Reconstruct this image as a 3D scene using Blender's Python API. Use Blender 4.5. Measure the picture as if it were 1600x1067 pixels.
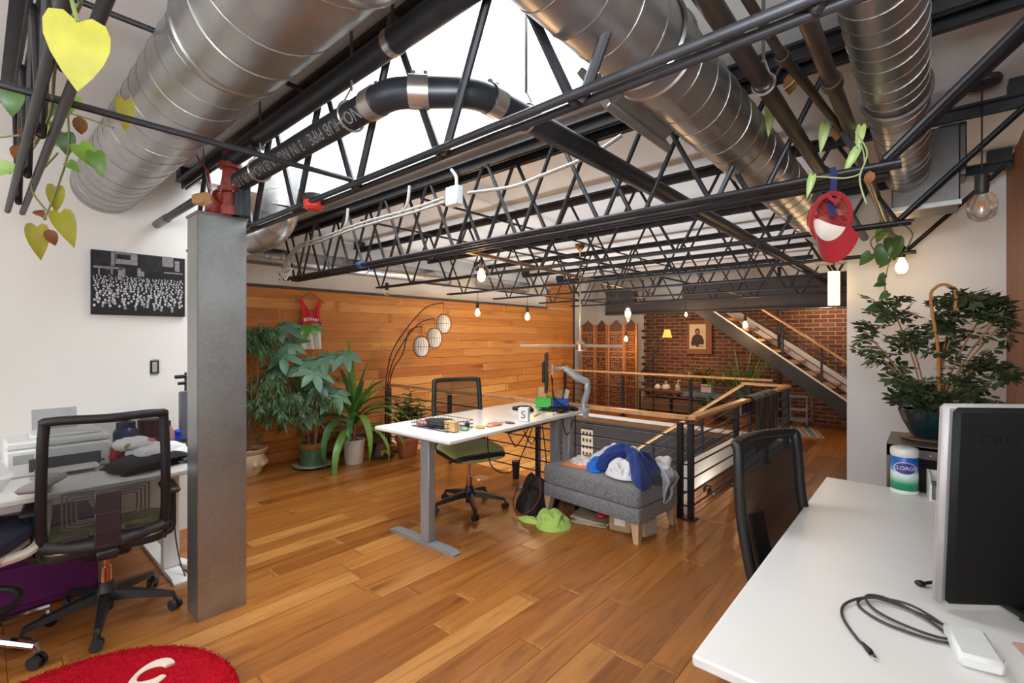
import bpy, bmesh, math, random
from mathutils import Vector, Matrix, noise
random.seed(7)
PI = math.pi
SC = bpy.context.scene
COL = SC.collection
for _o in list(bpy.data.objects):
    bpy.data.objects.remove(_o, do_unlink=True)

def lin(c):
    return tuple(((v/255.)/12.92 if v/255. <= .04045 else ((v/255.+.055)/1.055)**2.4) for v in c) + (1.,)

# ------------------------------------------------------------------ camera, sky, lights, exposure
cam = bpy.data.cameras.new('camera')
cam.lens, cam.sensor_width = 36*742/1600, 36
cam.shift_y = -5.5/1600
cam.clip_start = .02
co = bpy.data.objects.new('camera', cam)
co.location = (0, 0, 1.5)
co.rotation_euler = (PI/2, 0, math.radians(41.4))
COL.objects.link(co)
SC.camera = co

world = bpy.data.worlds.new('overcast_sky')
SC.world = world
world.use_nodes = True
_b = world.node_tree.nodes['Background']
_b.inputs[0].default_value = (.93, .96, 1, 1)
_b.inputs[1].default_value = 3.0

def area(name, loc, rot, sx, sy, power, col):
    l = bpy.data.lights.new(name, 'AREA')
    l.shape = 'RECTANGLE'
    l.size, l.size_y, l.energy, l.color = sx, sy, power, col
    o = bpy.data.objects.new(name, l)
    o.location, o.rotation_euler = loc, rot
    COL.objects.link(o)
    return o
# unseen upward fill added below the stair opening to brighten the far ceiling
area('stair_well_fill', (-3.6, 6.0, -2.55), (PI, 0, 0), 3.8, 3.6, 230, (.78, .9, 1))
# daylight falling through the roof light, and through the big street window behind the camera
area('roof_daylight', (-2.75, 1.65, 3.45), (0, 0, 0), 3.3, 1.1, 75, (.86, .94, 1))
area('window_daylight', (-1.8, -2.75, 1.75), (PI/2, 0, 0), 3.6, 1.7, 36, (.86, .94, 1))
# unseen fill added beside the camera, aimed up to brighten ceiling and partition
area('ceiling_fill', (.02, -.12, 1.95), (PI-.55, 0, .3), .5, .5, 62, (.84, .93, 1))

SC.view_settings.view_transform = 'Standard'
SC.view_settings.look = 'None'
SC.view_settings.gamma = 1
SC.view_settings.use_curve_mapping = False
SC.view_settings.exposure = 0.42
SC.cycles.max_bounces = 8
SC.cycles.diffuse_bounces = 5
SC.cycles.transparent_max_bounces = 12

# ------------------------------------------------------------------ mesh helpers
class MB:
    def __init__(s):
        s.v, s.f = [], []
    def add(s, v, f):
        o = len(s.v)
        s.v += [tuple(p) for p in v]
        s.f += [tuple(i+o for i in q) for q in f]
        return s
    def box(s, c, d, M=None, ch=0.):
        hx, hy, hz = d[0]/2, d[1]/2, d[2]/2
        if ch <= 0:
            v = [Vector((x*hx, y*hy, z*hz)) for x in (-1, 1) for y in (-1, 1) for z in (-1, 1)]
            f = [(0, 1, 3, 2), (4, 6, 7, 5), (0, 4, 5, 1), (2, 3, 7, 6), (0, 2, 6, 4), (1, 5, 7, 3)]
        else:
            ch = min(ch, hx*.99, hy*.99, hz*.99)
            v, ix = [], {}
            for x in (-1, 1):
                for y in (-1, 1):
                    for z in (-1, 1):
                        for a in range(3):
                            p = [x*(hx-ch), y*(hy-ch), z*(hz-ch)]
                            p[a] = (x, y, z)[a]*(hx, hy, hz)[a]
                            ix[(x, y, z, a)] = len(v)
                            v.append(Vector(p))
            f = []
            for a in range(3):
                b, c2 = (a+1) % 3, (a+2) % 3
                for sg in (-1, 1):
                    q = []
                    for (u, w) in ((-1, -1), (1, -1), (1, 1), (-1, 1)):
                        k = [0, 0, 0]; k[a], k[b], k[c2] = sg, u, w
                        q.append(ix[(*k, a)])
                    f.append(tuple(q))
                for u in (-1, 1):
                    for w in (-1, 1):
                        k0 = [0, 0, 0]; k0[a], k0[b], k0[c2] = -1, u, w
                        k1 = list(k0); k1[a] = 1
                        f.append((ix[(*k0, b)], ix[(*k1, b)], ix[(*k1, c2)], ix[(*k0, c2)]))
            for x in (-1, 1):
                for y in (-1, 1):
                    for z in (-1, 1):
                        f.append(tuple(ix[(x, y, z, a)] for a in range(3)))
        c = Vector(c)
        v = [(M @ p if M else p) + c for p in v]
        return s.add(v, f)
    def tube(s, pts, r, n=8, closed=False, cap=True):
        P = [Vector(p) for p in pts]
        m = len(P)
        R = r if isinstance(r, (list, tuple)) else [r]*m
        T = []
        for i in range(m):
            if closed:
                t = P[(i+1) % m]-P[i-1]
            else:
                t = P[min(i+1, m-1)]-P[max(i-1, 0)]
            T.append(t.normalized() if t.length > 1e-9 else Vector((0, 0, 1)))
        nrm = T[0].orthogonal().normalized()
        v, f = [], []
        for i in range(m):
            nrm = (nrm - T[i]*nrm.dot(T[i]))
            nrm = nrm.normalized() if nrm.length > 1e-6 else T[i].orthogonal().normalized()
            b = T[i].cross(nrm)
            for k in range(n):
                a = 2*PI*k/n
                v.append(P[i]+(nrm*math.cos(a)+b*math.sin(a))*R[i])
        for i in range(m if closed else m-1):
            j = (i+1) % m
            for k in range(n):
                k2 = (k+1) % n
                f.append((i*n+k, i*n+k2, j*n+k2, j*n+k))
        if cap and not closed:
            f.append(tuple(range(n-1, -1, -1)))
            f.append(tuple((m-1)*n+k for k in range(n)))
        return s.add(v, f)
    def cyl(s, a, b, r, n=16, r2=None):
        return s.tube([a, b], [r, r if r2 is None else r2], n)
    def lathe(s, prof, n=24, c=(0, 0, 0), M=None, flute=0, fk=0):
        v, f, rows = [], [], []
        for (r, z) in prof:
            if r < 1e-6:
                rows.append([len(v)]); v.append(Vector((0, 0, z)))
            else:
                rows.append(list(range(len(v), len(v)+n)))
                for k in range(n):
                    a = 2*PI*k/n
                    rr = r*(1+flute*math.cos(a*fk))
                    v.append(Vector((rr*math.cos(a), rr*math.sin(a), z)))
        for A, B in zip(rows, rows[1:]):
            if len(A) == 1 and len(B) == 1: continue
            for k in range(n):
                k2 = (k+1) % n
                if len(A) == 1: f.append((A[0], B[k2], B[k]))
                elif len(B) == 1: f.append((A[k], A[k2], B[0]))
                else: f.append((A[k], A[k2], B[k2], B[k]))
        c = Vector(c)
        return s.add([(M @ p if M else p)+c for p in v], f)
    def sph(s, c, r, nu=16, nv=10, M=None):
        r = r if isinstance(r, (tuple, list)) else (r, r, r)
        prof = [(math.sin(PI*i/nv), -math.cos(PI*i/nv)) for i in range(nv+1)]
        prof[0], prof[-1] = (0, -1), (0, 1)
        t = MB().lathe(prof, nu)
        return s.add([(M @ Vector((p[0]*r[0], p[1]*r[1], p[2]*r[2])) if M else Vector((p[0]*r[0], p[1]*r[1], p[2]*r[2])))+Vector(c) for p in t.v], t.f)
    def prism(s, poly, h, M=None, z0=0.):
        n = len(poly)
        v = [Vector((x, y, z0)) for x, y in poly]+[Vector((x, y, z0+h)) for x, y in poly]
        f = [tuple(range(n-1, -1, -1)), tuple(range(n, 2*n))]
        f += [(i, (i+1) % n, n+(i+1) % n, n+i) for i in range(n)]
        return s.add([M @ p if M else p for p in v], f)
    def sheet(s, fn, nu, nv, t=None):
        g = [[Vector(fn(i/nu, j/nv)) for j in range(nv+1)] for i in range(nu+1)]
        v = [p for row in g for p in row]
        w = nv+1
        f = [(i*w+j, (i+1)*w+j, (i+1)*w+j+1, i*w+j+1) for i in range(nu) for j in range(nv)]
        if t is not None:
            t = Vector(t); n0 = len(v)
            v += [p+t for p in v[:n0]]
            f += [tuple(n0+k for k in reversed(q)) for q in list(f)]
            bd = [(i, 0) for i in range(nu)]+[(nu, j) for j in range(nv)]+[(i, nv) for i in range(nu, 0, -1)]+[(0, j) for j in range(nv, 0, -1)]
            ids = [i*w+j for i, j in bd]
            for a, b in zip(ids, ids[1:]+ids[:1]):
                f.append((b, a, n0+a, n0+b))
        return s.add(v, f)
    def mesh(s, name, m=None, smooth=True, ang=38, recalc=True):
        me = bpy.data.meshes.new(name)
        me.from_pydata(s.v, [], s.f)
        if recalc:
            bm = bmesh.new(); bm.from_mesh(me)
            bmesh.ops.recalc_face_normals(bm, faces=bm.faces)
            bm.to_mesh(me); bm.free()
        if smooth:
            me.polygons.foreach_set('use_smooth', [True]*len(me.polygons))
            me.set_sharp_from_angle(angle=math.radians(ang))
        if m: me.materials.append(m)
        return me
    def build(s, name, m, parent=None, **k):
        return link(name, s.mesh(name, m, **k), parent)

def link(name, me, parent=None, M=None):
    o = bpy.data.objects.new(name, me)
    COL.objects.link(o)
    if parent: o.parent = parent
    if M is not None: o.matrix_basis = M
    return o
def tag(o, label=None, cat=None, group=None, kind=None):
    if label: o['label'] = label
    if cat: o['category'] = cat
    if group: o['group'] = group
    if kind: o['kind'] = kind
    return o
def thing(name, label, cat, loc=(0, 0, 0), rz=0., group=None):
    o = bpy.data.objects.new(name, None)
    o.empty_display_size = .05
    COL.objects.link(o)
    o.location = loc; o.rotation_euler = (0, 0, rz)
    return tag(o, label, cat, group)
def struct(name, mb, m, parent=None, **k):
    o = mb.build(name, m, parent, **k)
    if not parent: o['kind'] = 'structure'
    return o
def copy_tree(o, parent=None):
    c = o.copy(); COL.objects.link(c)
    if parent: c.parent = parent
    for ch in o.children: copy_tree(ch, c)
    return c
def RZ(a): return Matrix.Rotation(a, 3, 'Z')
def RX(a): return Matrix.Rotation(a, 3, 'X')
def RY(a): return Matrix.Rotation(a, 3, 'Y')
def frame(loc, x, y):            # 4x4 with given x axis, y roughly
    x = Vector(x).normalized(); z = x.cross(Vector(y)).normalized(); y = z.cross(x)
    return Matrix(((x.x, y.x, z.x, loc[0]), (x.y, y.y, z.y, loc[1]), (x.z, y.z, z.z, loc[2]), (0, 0, 0, 1)))
def spline(P, k=8, closed=False):
    P = [Vector(p) for p in P]; n = len(P); out = []
    for i in range(n if closed else n-1):
        if closed: a, b, c, d = P[i-1], P[i], P[(i+1) % n], P[(i+2) % n]
        else: a, b, c, d = P[max(i-1, 0)], P[i], P[i+1], P[min(i+2, n-1)]
        for j in range(k):
            t = j/k
            out.append(.5*((2*b)+(c-a)*t+(2*a-5*b+4*c-d)*t*t+(3*b-a-3*c+d)*t**3))
    if not closed: out.append(P[-1])
    return out
def text(name, s, size, m, parent, M, depth=.0006, align='CENTER'):
    cu = bpy.data.curves.new(name, 'FONT')
    cu.body, cu.size, cu.extrude = s, size, depth
    cu.align_x, cu.align_y = align, 'CENTER'
    cu.resolution_u = 3
    t = bpy.data.objects.new('t', cu); COL.objects.link(t)
    me = bpy.data.meshes.new_from_object(t.evaluated_get(bpy.context.evaluated_depsgraph_get()))
    bpy.data.objects.remove(t); me.materials.clear(); me.materials.append(m)
    o = link(name, me, parent, M)
    if len(s) > 1: o['kind'] = 'stuff'
    return o

# ------------------------------------------------------------------ materials
MATS = {}
class NT:
    def __init__(s, name):
        s.m = bpy.data.materials.new(name); s.m.use_nodes = True
        s.t = s.m.node_tree; s.b = s.t.nodes['Principled BSDF']
    def n(s, ty, **k):
        x = s.t.nodes.new(ty)
        for a, b in k.items(): setattr(x, a, b)
        return x
    def l(s, a, b): s.t.links.new(a, b)
    def ramp(s, fac, stops):
        r = s.n('ShaderNodeValToRGB'); e = r.color_ramp.elements
        while len(e) < len(stops): e.new(.5)
        for i, (p, c) in enumerate(stops): e[i].position = p; e[i].color = c
        s.l(fac, r.inputs[0]); return r.outputs[0]
    def coord(s, scale=(1, 1, 1), rnd=0., space='Object'):
        if space == 'World': o = s.n('ShaderNodeNewGeometry').outputs['Position']
        else: o = s.n('ShaderNodeTexCoord').outputs[space]
        if rnd:
            r = s.n('ShaderNodeObjectInfo').outputs['Random']
            i = s.n('ShaderNodeNewGeometry').outputs['Random Per Island']
            a = s.n('ShaderNodeMath', operation='ADD'); s.l(r, a.inputs[0]); s.l(i, a.inputs[1])
            v = s.n('ShaderNodeVectorMath', operation='SCALE'); v.inputs[0].default_value = (rnd, rnd*1.7, rnd*.6); s.l(a.outputs[0], v.inputs['Scale'])
            w = s.n('ShaderNodeVectorMath', operation='ADD'); s.l(o, w.inputs[0]); s.l(v.outputs[0], w.inputs[1]); o = w.outputs[0]
        mp = s.n('ShaderNodeMapping'); mp.inputs['Scale'].default_value = scale; s.l(o, mp.inputs[0])
        return mp.outputs[0]
    def noise(s, co, sc, det=4, rough=.55, dist=0.):
        x = s.n('ShaderNodeTexNoise'); x.inputs['Scale'].default_value = sc; x.inputs['Detail'].default_value = det
        x.inputs['Roughness'].default_value = rough; x.inputs['Distortion'].default_value = dist
        s.l(co, x.inputs['Vector']); return x.outputs['Fac']
    def bump(s, h, st=.3, d=.01):
        x = s.n('ShaderNodeBump'); x.inputs['Strength'].default_value = st; x.inputs['Distance'].default_value = d
        s.l(h, x.inputs['Height']); s.l(x.outputs[0], s.b.inputs['Normal'])
    def set(s, **k):
        for a, v in k.items(): s.b.inputs[a.replace('_', ' ')].default_value = v
        return s
def mul(c, f): return tuple(min(1, v*f) for v in c[:3])+(1.,)
def mat(name, rgb, rough=.5, metal=0., var=.12, scale=6., bump=0., bscale=60., coat=0., sheen=0., emit=None, es=0., spec=.5):
    if name in MATS: return MATS[name]
    t = NT(name); c = lin(rgb)
    co_ = t.coord()
    f = t.noise(co_, scale, 3)
    t.l(t.ramp(f, [(.3, mul(c, 1-var)), (.7, mul(c, 1+var))]), t.b.inputs['Base Color'])
    t.set(Roughness=rough, Metallic=metal, Specular_IOR_Level=spec)
    if coat: t.set(Coat_Weight=coat, Coat_Roughness=.15)
    if sheen: t.set(Sheen_Weight=sheen)
    if bump: t.bump(t.noise(co_, bscale, 3), bump, .004)
    if emit: t.set(Emission_Color=lin(emit), Emission_Strength=es)
    MATS[name] = t.m
    return t.m
def wood(name, stops, scale, rnd=37., rough=.4, grain=.55, knots=.5, spread=.5, bump=.06):
    # stops: tones from which each board takes its own; grain runs where scale is small
    t = NT(name)
    co_ = t.coord(scale, rnd, 'World')
    r = t.n('ShaderNodeObjectInfo').outputs['Random']; i = t.n('ShaderNodeNewGeometry').outputs['Random Per Island']
    a = t.n('ShaderNodeMath', operation='ADD'); t.l(r, a.inputs[0]); t.l(i, a.inputs[1])
    fr = t.n('ShaderNodeMath', operation='FRACT'); t.l(a.outputs[0], fr.inputs[0])
    base = t.ramp(fr.outputs[0], [(k/(len(stops)-1), lin(c)) for k, c in enumerate(stops)])
    g = t.noise(co_, 1., 6, .65, 1.2)
    gr = t.ramp(g, [(.30, (.42, .36, .30, 1)), (.47, (.86, .84, .8, 1)), (.62, (1.08, 1.08, 1.08, 1)), (.78, (.9, .86, .82, 1))])
    mx = t.n('ShaderNodeMix', data_type='RGBA', blend_type='MULTIPLY'); mx.inputs[0].default_value = grain
    t.l(base, mx.inputs[6]); t.l(gr, mx.inputs[7])
    vo = t.n('ShaderNodeTexVoronoi'); vo.inputs['Scale'].default_value = .42
    mp = t.n('ShaderNodeMapping'); mp.inputs['Scale'].default_value = tuple(1+(0.35*(s-1)) if s > 1 else s*2.2 for s in scale)
    c2 = t.coord((1, 1, 1), rnd, 'World'); t.l(c2, mp.inputs[0]); t.l(mp.outputs[0], vo.inputs['Vector'])
    kn = t.ramp(vo.outputs['Distance'], [(.03, (.16, .09, .05, 1)), (.09, (.72, .6, .5, 1)), (.16, (1, 1, 1, 1))])
    m2 = t.n('ShaderNodeMix', data_type='RGBA', blend_type='MULTIPLY'); m2.inputs[0].default_value = knots
    t.l(mx.outputs[2], m2.inputs[6]); t.l(kn, m2.inputs[7])
    t.l(m2.outputs[2], t.b.inputs['Base Color'])
    t.set(Roughness=rough)
    if bump: t.bump(g, bump, .004)
    MATS[name] = t.m
    return t.m
def glass_thin(name, tint=(1, 1, 1, 1), gl=.08):
    t = NT(name); t.t.nodes.remove(t.b)
    tr = t.n('ShaderNodeBsdfTransparent'); tr.inputs[0].default_value = tint
    g = t.n('ShaderNodeBsdfGlossy'); g.inputs['Roughness'].default_value = .03
    fr = t.n('ShaderNodeLayerWeight'); fr.inputs['Blend'].default_value = .25
    m = t.n('ShaderNodeMath', operation='MULTIPLY_ADD'); m.inputs[1].default_value = .5; m.inputs[2].default_value = gl*.3
    t.l(fr.outputs['Fresnel'], m.inputs[0])
    mx = t.n('ShaderNodeMixShader'); t.l(m.outputs[0], mx.inputs[0]); t.l(tr.outputs[0], mx.inputs[1]); t.l(g.outputs[0], mx.inputs[2])
    t.l(mx.outputs[0], t.t.nodes['Material Output'].inputs[0])
    MATS[name] = t.m; return t.m
def netting(name, rgb, cover=.6, scale=420.):
    # woven mesh cloth: a fine weave of opaque thread and open holes
    t = NT(name); c = lin(rgb)
    t.set(Base_Color=c, Roughness=.75)
    co_ = t.coord((scale, scale, scale))
    ch = t.n('ShaderNodeTexChecker'); ch.inputs['Scale'].default_value = 1.; t.l(co_, ch.inputs['Vector'])
    f = t.n('ShaderNodeMath', operation='MULTIPLY_ADD'); t.l(ch.outputs['Fac'], f.inputs[0]); f.inputs[1].default_value = .3; f.inputs[2].default_value = cover-.15
    tr = t.n('ShaderNodeBsdfTransparent'); mx = t.n('ShaderNodeMixShader')
    t.l(f.outputs[0], mx.inputs[0]); t.l(tr.outputs[0], mx.inputs[1]); t.l(t.b.outputs[0], mx.inputs[2])
    t.l(mx.outputs[0], t.t.nodes['Material Output'].inputs[0])
    MATS[name] = t.m; return t.m
def leafmat(name, rgb, rgb2, rough=.4):
    t = NT(name); r = t.n('ShaderNodeObjectInfo').outputs['Random']; i = t.n('ShaderNodeNewGeometry').outputs['Random Per Island']
    a = t.n('ShaderNodeMath', operation='ADD'); t.l(r, a.inputs[0]); t.l(i, a.inputs[1])
    fr = t.n('ShaderNodeMath', operation='FRACT'); t.l(a.outputs[0], fr.inputs[0])
    base = t.ramp(fr.outputs[0], [(0, lin(rgb)), (1, lin(rgb2))])
    n = t.noise(t.coord((1, 1, 1), 9.), 14, 3)
    mx = t.n('ShaderNodeMix', data_type='RGBA', blend_type='MULTIPLY'); mx.inputs[0].default_value = .6
    t.l(base, mx.inputs[6]); t.l(t.ramp(n, [(.3, (.7, .74, .7, 1)), (.7, (1.1, 1.1, 1, 1))]), mx.inputs[7]); t.l(mx.outputs[2], t.b.inputs['Base Color'])
    t.set(Roughness=rough, Subsurface_Weight=.0)
    MATS[name] = t.m; return t.m

M_ = MATS
white_wall = mat('painted_plaster', (226, 222, 216), .85, var=.015, scale=1.5, bump=.05, bscale=35)
grey_wall = mat('partition_paint', (230, 232, 232), .8, var=.015, scale=1.5, bump=.05, bscale=35)
ceil_mat = mat('ceiling_paint', (232, 230, 226), .9, var=.03, scale=2, bump=.12, bscale=18)
dark_grey = mat('dark_grey_paint', (62, 58, 58), .6, var=.06)
steel = mat('black_joist_steel', (42, 41, 44), .45, .3, var=.25, scale=9, bump=.1, bscale=40)
iron = mat('black_iron_pipe', (40, 42, 47), .4, .3, var=.25, scale=7, bump=.08, bscale=30)
rustiron = mat('dark_iron_pipe', (66, 56, 48), .38, .6, var=.3, scale=8)
rodsteel = mat('hanger_rod_steel', (120, 118, 114), .4, .8)
blackplastic = mat('black_plastic', (26, 26, 28), .45, var=.1, bump=.04, bscale=120)
darkplastic = mat('dark_grey_plastic', (46, 44, 45), .5, var=.1)
chrome = mat('polished_chrome', (214, 214, 216), .12, 1., var=.03)
brass = mat('aged_brass', (150, 112, 76), .3, .9)
whiteplastic = mat('white_plastic', (226, 226, 224), .4, var=.03)
laminate = mat('white_laminate', (232, 229, 225), .32, var=.02, scale=3)
greymetal = mat('grey_powder_coat', (148, 150, 154), .45, .25, var=.05)
whitemetal = mat('white_powder_coat', (218, 218, 216), .4, var=.03)
cordmat = mat('black_cable', (24, 24, 26), .5)
railwood = mat('rail_oak', (216, 160, 106), .38, var=.2, scale=12)
railsteel = mat('rail_black_steel', (42, 41, 44), .42, .4, var=.2)
paper = mat('white_paper', (230, 228, 222), .8, var=.03)

def galv(name, rgb, rough, vscale=26., streak=False):
    t = NT(name); co_ = t.coord()
    vo = t.n('ShaderNodeTexVoronoi'); vo.inputs['Scale'].default_value = vscale; t.l(co_, vo.inputs['Vector'])
    n = t.noise(co_, 5, 5, .6)
    m = t.n('ShaderNodeMath', operation='MULTIPLY_ADD'); t.l(vo.outputs['Color'], m.inputs[0]); m.inputs[1].default_value = .35; t.l(n, m.inputs[2])
    c = lin(rgb)
    t.l(t.ramp(m.outputs[0], [(.35, mul(c, .86)), (.85, mul(c, 1.08))]), t.b.inputs['Base Color'])
    rr = t.n('ShaderNodeMapRange'); rr.inputs[3].default_value = rough-.08; rr.inputs[4].default_value = rough+.12; t.l(n, rr.inputs[0]); t.l(rr.outputs[0], t.b.inputs['Roughness'])
    t.set(Metallic=.95)
    t.bump(t.noise(co_, 7, 2), .05, .02)
    MATS[name] = t.m; return t.m
galv_duct = galv('galvanised_duct', (172, 170, 168), .33)
galv_col = galv('galvanised_column_sheet', (166, 169, 169), .38, 70)
seam_mat = mat('duct_seam', (150, 146, 142), .35, .9)
clamp_mat = mat('stainless_clamp', (196, 190, 182), .28, .9)
floor_wood = wood('oak_floor_boards', [(156, 96, 42), (172, 112, 52), (138, 80, 32), (160, 100, 44), (182, 126, 66), (148, 88, 38), (166, 106, 48), (124, 70, 30)], (16, 1.3, 16), rough=.3, grain=.85, knots=.7)
wall_wood = wood('honey_cedar_boards', [(196, 122, 50), (206, 136, 62), (184, 108, 42), (200, 128, 56), (174, 98, 36), (214, 148, 74)], (9, 1.2, 22), rough=.5, grain=.65, knots=.75)
brown_wood = wood('brown_timber_wall', [(122, 78, 48), (134, 88, 56)], (14, 14, 1.2), rough=.6, grain=.7, knots=.4)
# ------------------------------------------------------------------ the setting: floor, walls, ceiling, roof light
HC = 2.78                                   # ceiling height
XL, XW, XR = -4.4, -5.88, .42               # near left wall, boarded left wall, right wall
OX, OY0, OY1 = -1.5, 3.98, 8.15             # stair opening: right edge, near edge, far edge
BACK = 9.82
b = MB()
def slab(x0, x1, y0, y1, z0, z1): b.box(((x0+x1)/2, (y0+y1)/2, (z0+z1)/2), (x1-x0, y1-y0, z1-z0))
slab(XW-.2, XR+.2, -3.2, OY0, -.16, -.016); slab(OX, XR+.2, OY0, OY1, -.16, -.016); slab(XW-.2, XR+.2, OY1, BACK+.2, -.16, -.016)
floor = struct('floor', b, mat('subfloor', (120, 86, 52), .8))
unit = MB().box((0, 0, 0), (1, 1, 1), ch=.012).mesh('plank', floor_wood)
def planks(x0, x1, y0, y1, w=.14, seed=1, into=None, stuff=None):
    rnd = random.Random(seed)
    n = max(1, round((x1-x0)/w)); w = (x1-x0)/n
    for i in range(n):
        y = y0 - rnd.random()*.9
        while y < y1-.01:
            L = rnd.uniform(.75, 1.9); e = min(y+L, y1)
            if y1-e < .25: e = y1
            s = max(y, y0)
            if e-s > .05:
                c, d = (x0+w*(i+.5), (s+e)/2, -.008+rnd.uniform(-.0006, .0006)), (w-.0018, e-s-.0016, .016)
                if stuff is not None: stuff.box(c, d, ch=.001)
                else:
                    o = link('plank', unit, into); o.location = c; o.scale = d
            y = e
planks(XW, XR, .1, OY0, seed=3, into=floor)
planks(OX, XR, OY0+.06, OY1, seed=5, into=floor)
far = MB()
planks(XW, XR, OY1, BACK, seed=8, stuff=far); planks(XW, XR, -3.0, .1, seed=9, stuff=far)
fo = far.build('plank_field', floor_wood, floor, smooth=False, recalc=False); fo['kind'] = 'stuff'
MB().box(((OX+XR)/2, OY0+.03, -.004), (XR-OX, .06, .022), ch=.004).build('threshold_strip', floor_wood, floor)

# left wall: plaster near the camera, then a step back to the boarded wall
struct('wall_left', MB().box((XL-.06, -.82, HC/2), (.12, 4.36, HC)).box((-5.2, 1.32, HC/2), (1.5, .08, HC)), white_wall)
wl = struct('wall_left', MB().box((XW-.13, 4.25, HC/2-1.4), (.2, 11.6, HC+2.8)), white_wall)
unitw = MB().box((0, 0, 0), (1, 1, 1), ch=.02).mesh('plank', wall_wood)
rw = random.Random(21)
def board_rows(z0, z1, y0, y1, p=.132):
    z = z0
    while z < z1-.02:
        h = min(p, z1-z); y = y0-rw.random()*1.2
        while y < y1-.01:
            e = min(y+rw.uniform(1.5, 2.9), y1)
            if y1-e < .4: e = y1
            s = max(y, y0)
            o = link('plank', unitw, wl); o.location = (XW-.018+rw.uniform(-.002, .002), (s+e)/2, z+h/2); o.scale = (.03, e-s-.004, h-.0055)
            y = e
        z += h
board_rows(0, 2.1, 1.37, 8.7); board_rows(2.13, 2.65, 7.75, 8.7); board_rows(-2.6, -.06, OY0, OY1, .141)
struct('trim_1', MB().box((XW+.004, 4.56, 2.115), (.03, 6.38, .03)).box((XW+.004, 8.72, 1.33), (.03, .03, 2.66)), dark_grey)
struct('baseboard_left', MB().box((XW+.003, 2.66, .016), (.012, 2.55, .03), ch=.003), wall_wood)
# far wall: brick, with plaster above and to the left
brickmat = NT('old_red_brick')
_r = brickmat.n('ShaderNodeObjectInfo').outputs['Random']; _i = brickmat.n('ShaderNodeNewGeometry').outputs['Random Per Island']
_a = brickmat.n('ShaderNodeMath', operation='ADD'); brickmat.l(_r, _a.inputs[0]); brickmat.l(_i, _a.inputs[1])
_f = brickmat.n('ShaderNodeMath', operation='FRACT'); brickmat.l(_a.outputs[0], _f.inputs[0])
_c = brickmat.ramp(_f.outputs[0], [(0, lin((120, 70, 46))), (.35, lin((98, 54, 38))), (.7, lin((132, 84, 58))), (1, lin((82, 50, 38)))])
_m = brickmat.n('ShaderNodeMix', data_type='RGBA', blend_type='MULTIPLY'); _m.inputs[0].default_value = .7
brickmat.l(_c, _m.inputs[6]); brickmat.l(brickmat.ramp(brickmat.noise(brickmat.coord((1, 1, 1), 0, 'World'), 18, 4), [(.3, (.6, .6, .6, 1)), (.7, (1.15, 1.15, 1.15, 1))]), _m.inputs[7])
brickmat.l(_m.outputs[2], brickmat.b.inputs['Base Color']); brickmat.set(Roughness=.85); brickmat = brickmat.m
mortar = mat('mortar', (172, 148, 122), .9, var=.15, scale=12, bump=.3)
struct('wall_back', MB().box((-5.42, BACK+.1, HC/2), (1.3, .2, HC)).box((-2.15, BACK+.1, 2.46), (5.3, .2, .66)), white_wall)
wb = struct('wall_back', MB().box((-2.15, BACK+.11, 1.06), (5.26, .2, 2.13)), mortar)
ub = MB().box((0, 0, 0), (.205, .05, .062), ch=.005).mesh('brick', brickmat)
far = MB(); nb = 0
for r in range(29):
    z = .038+r*.0735
    for k in range(26):
        x = -4.72+k*.218+(.109 if r % 2 else 0)
        if x > .4: continue
        c = (x, BACK+.026+rw.uniform(-.003, .003), z)
        if -4.75 < x < -.85 and .5 < z < 2.05 and nb < 298:
            o = link('brick', ub, wb); o.location = c; nb += 1
        else: far.box(c, (.205, .05, .062), ch=.005)
fo = far.build('brick_field', brickmat, wb, smooth=False, recalc=False); fo['kind'] = 'stuff'
# white partition, right timber wall, street wall with its window
struct('wall_partition', MB().box((-.06, 5.09, HC/2), (.97, .16, HC)), grey_wall)
wr = struct('wall_right', MB().box((XR+.11, 3.4, HC/2), (.2, 13, HC)), white_wall)
for y0, y1 in ((2.05, 2.62), (2.62, 3.2), (3.2, 3.78), (3.78, 4.4), (4.4, 5.0)):
    MB().box((XR+.005, (y0+y1)/2, 1.37), (.02, y1-y0-.004, 2.74), ch=.003).build('plank', brown_wood, wr)
struct('wall_front', MB().box((-2.2, -3.1, .42), (7.6, .2, .84)).box((-2.2, -3.1, 2.72), (7.6, .2, .2)).box((-4.85, -3.1, 1.73), (2.3, .2, 1.78)).box((.35, -3.1, 1.73), (.5, .2, 1.78)), white_wall)
w2 = MB()
for x in (-3.68, -2.5, -1.3, .08): w2.box((x, -3.08, 1.73), (.06, .08, 1.78))
for z in (.87, 2.59): w2.box((-1.8, -3.08, z), (3.8, .08, .06))
win = struct('window_2', w2, mat('window_frame_grey', (70, 70, 72), .5))
pane_glass = glass_thin('window_glass')
for x in (-3.09, -1.9, -.61): MB().box((x, -3.09, 1.73), (1.15, .008, 1.68)).build('pane', pane_glass, win)
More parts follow.
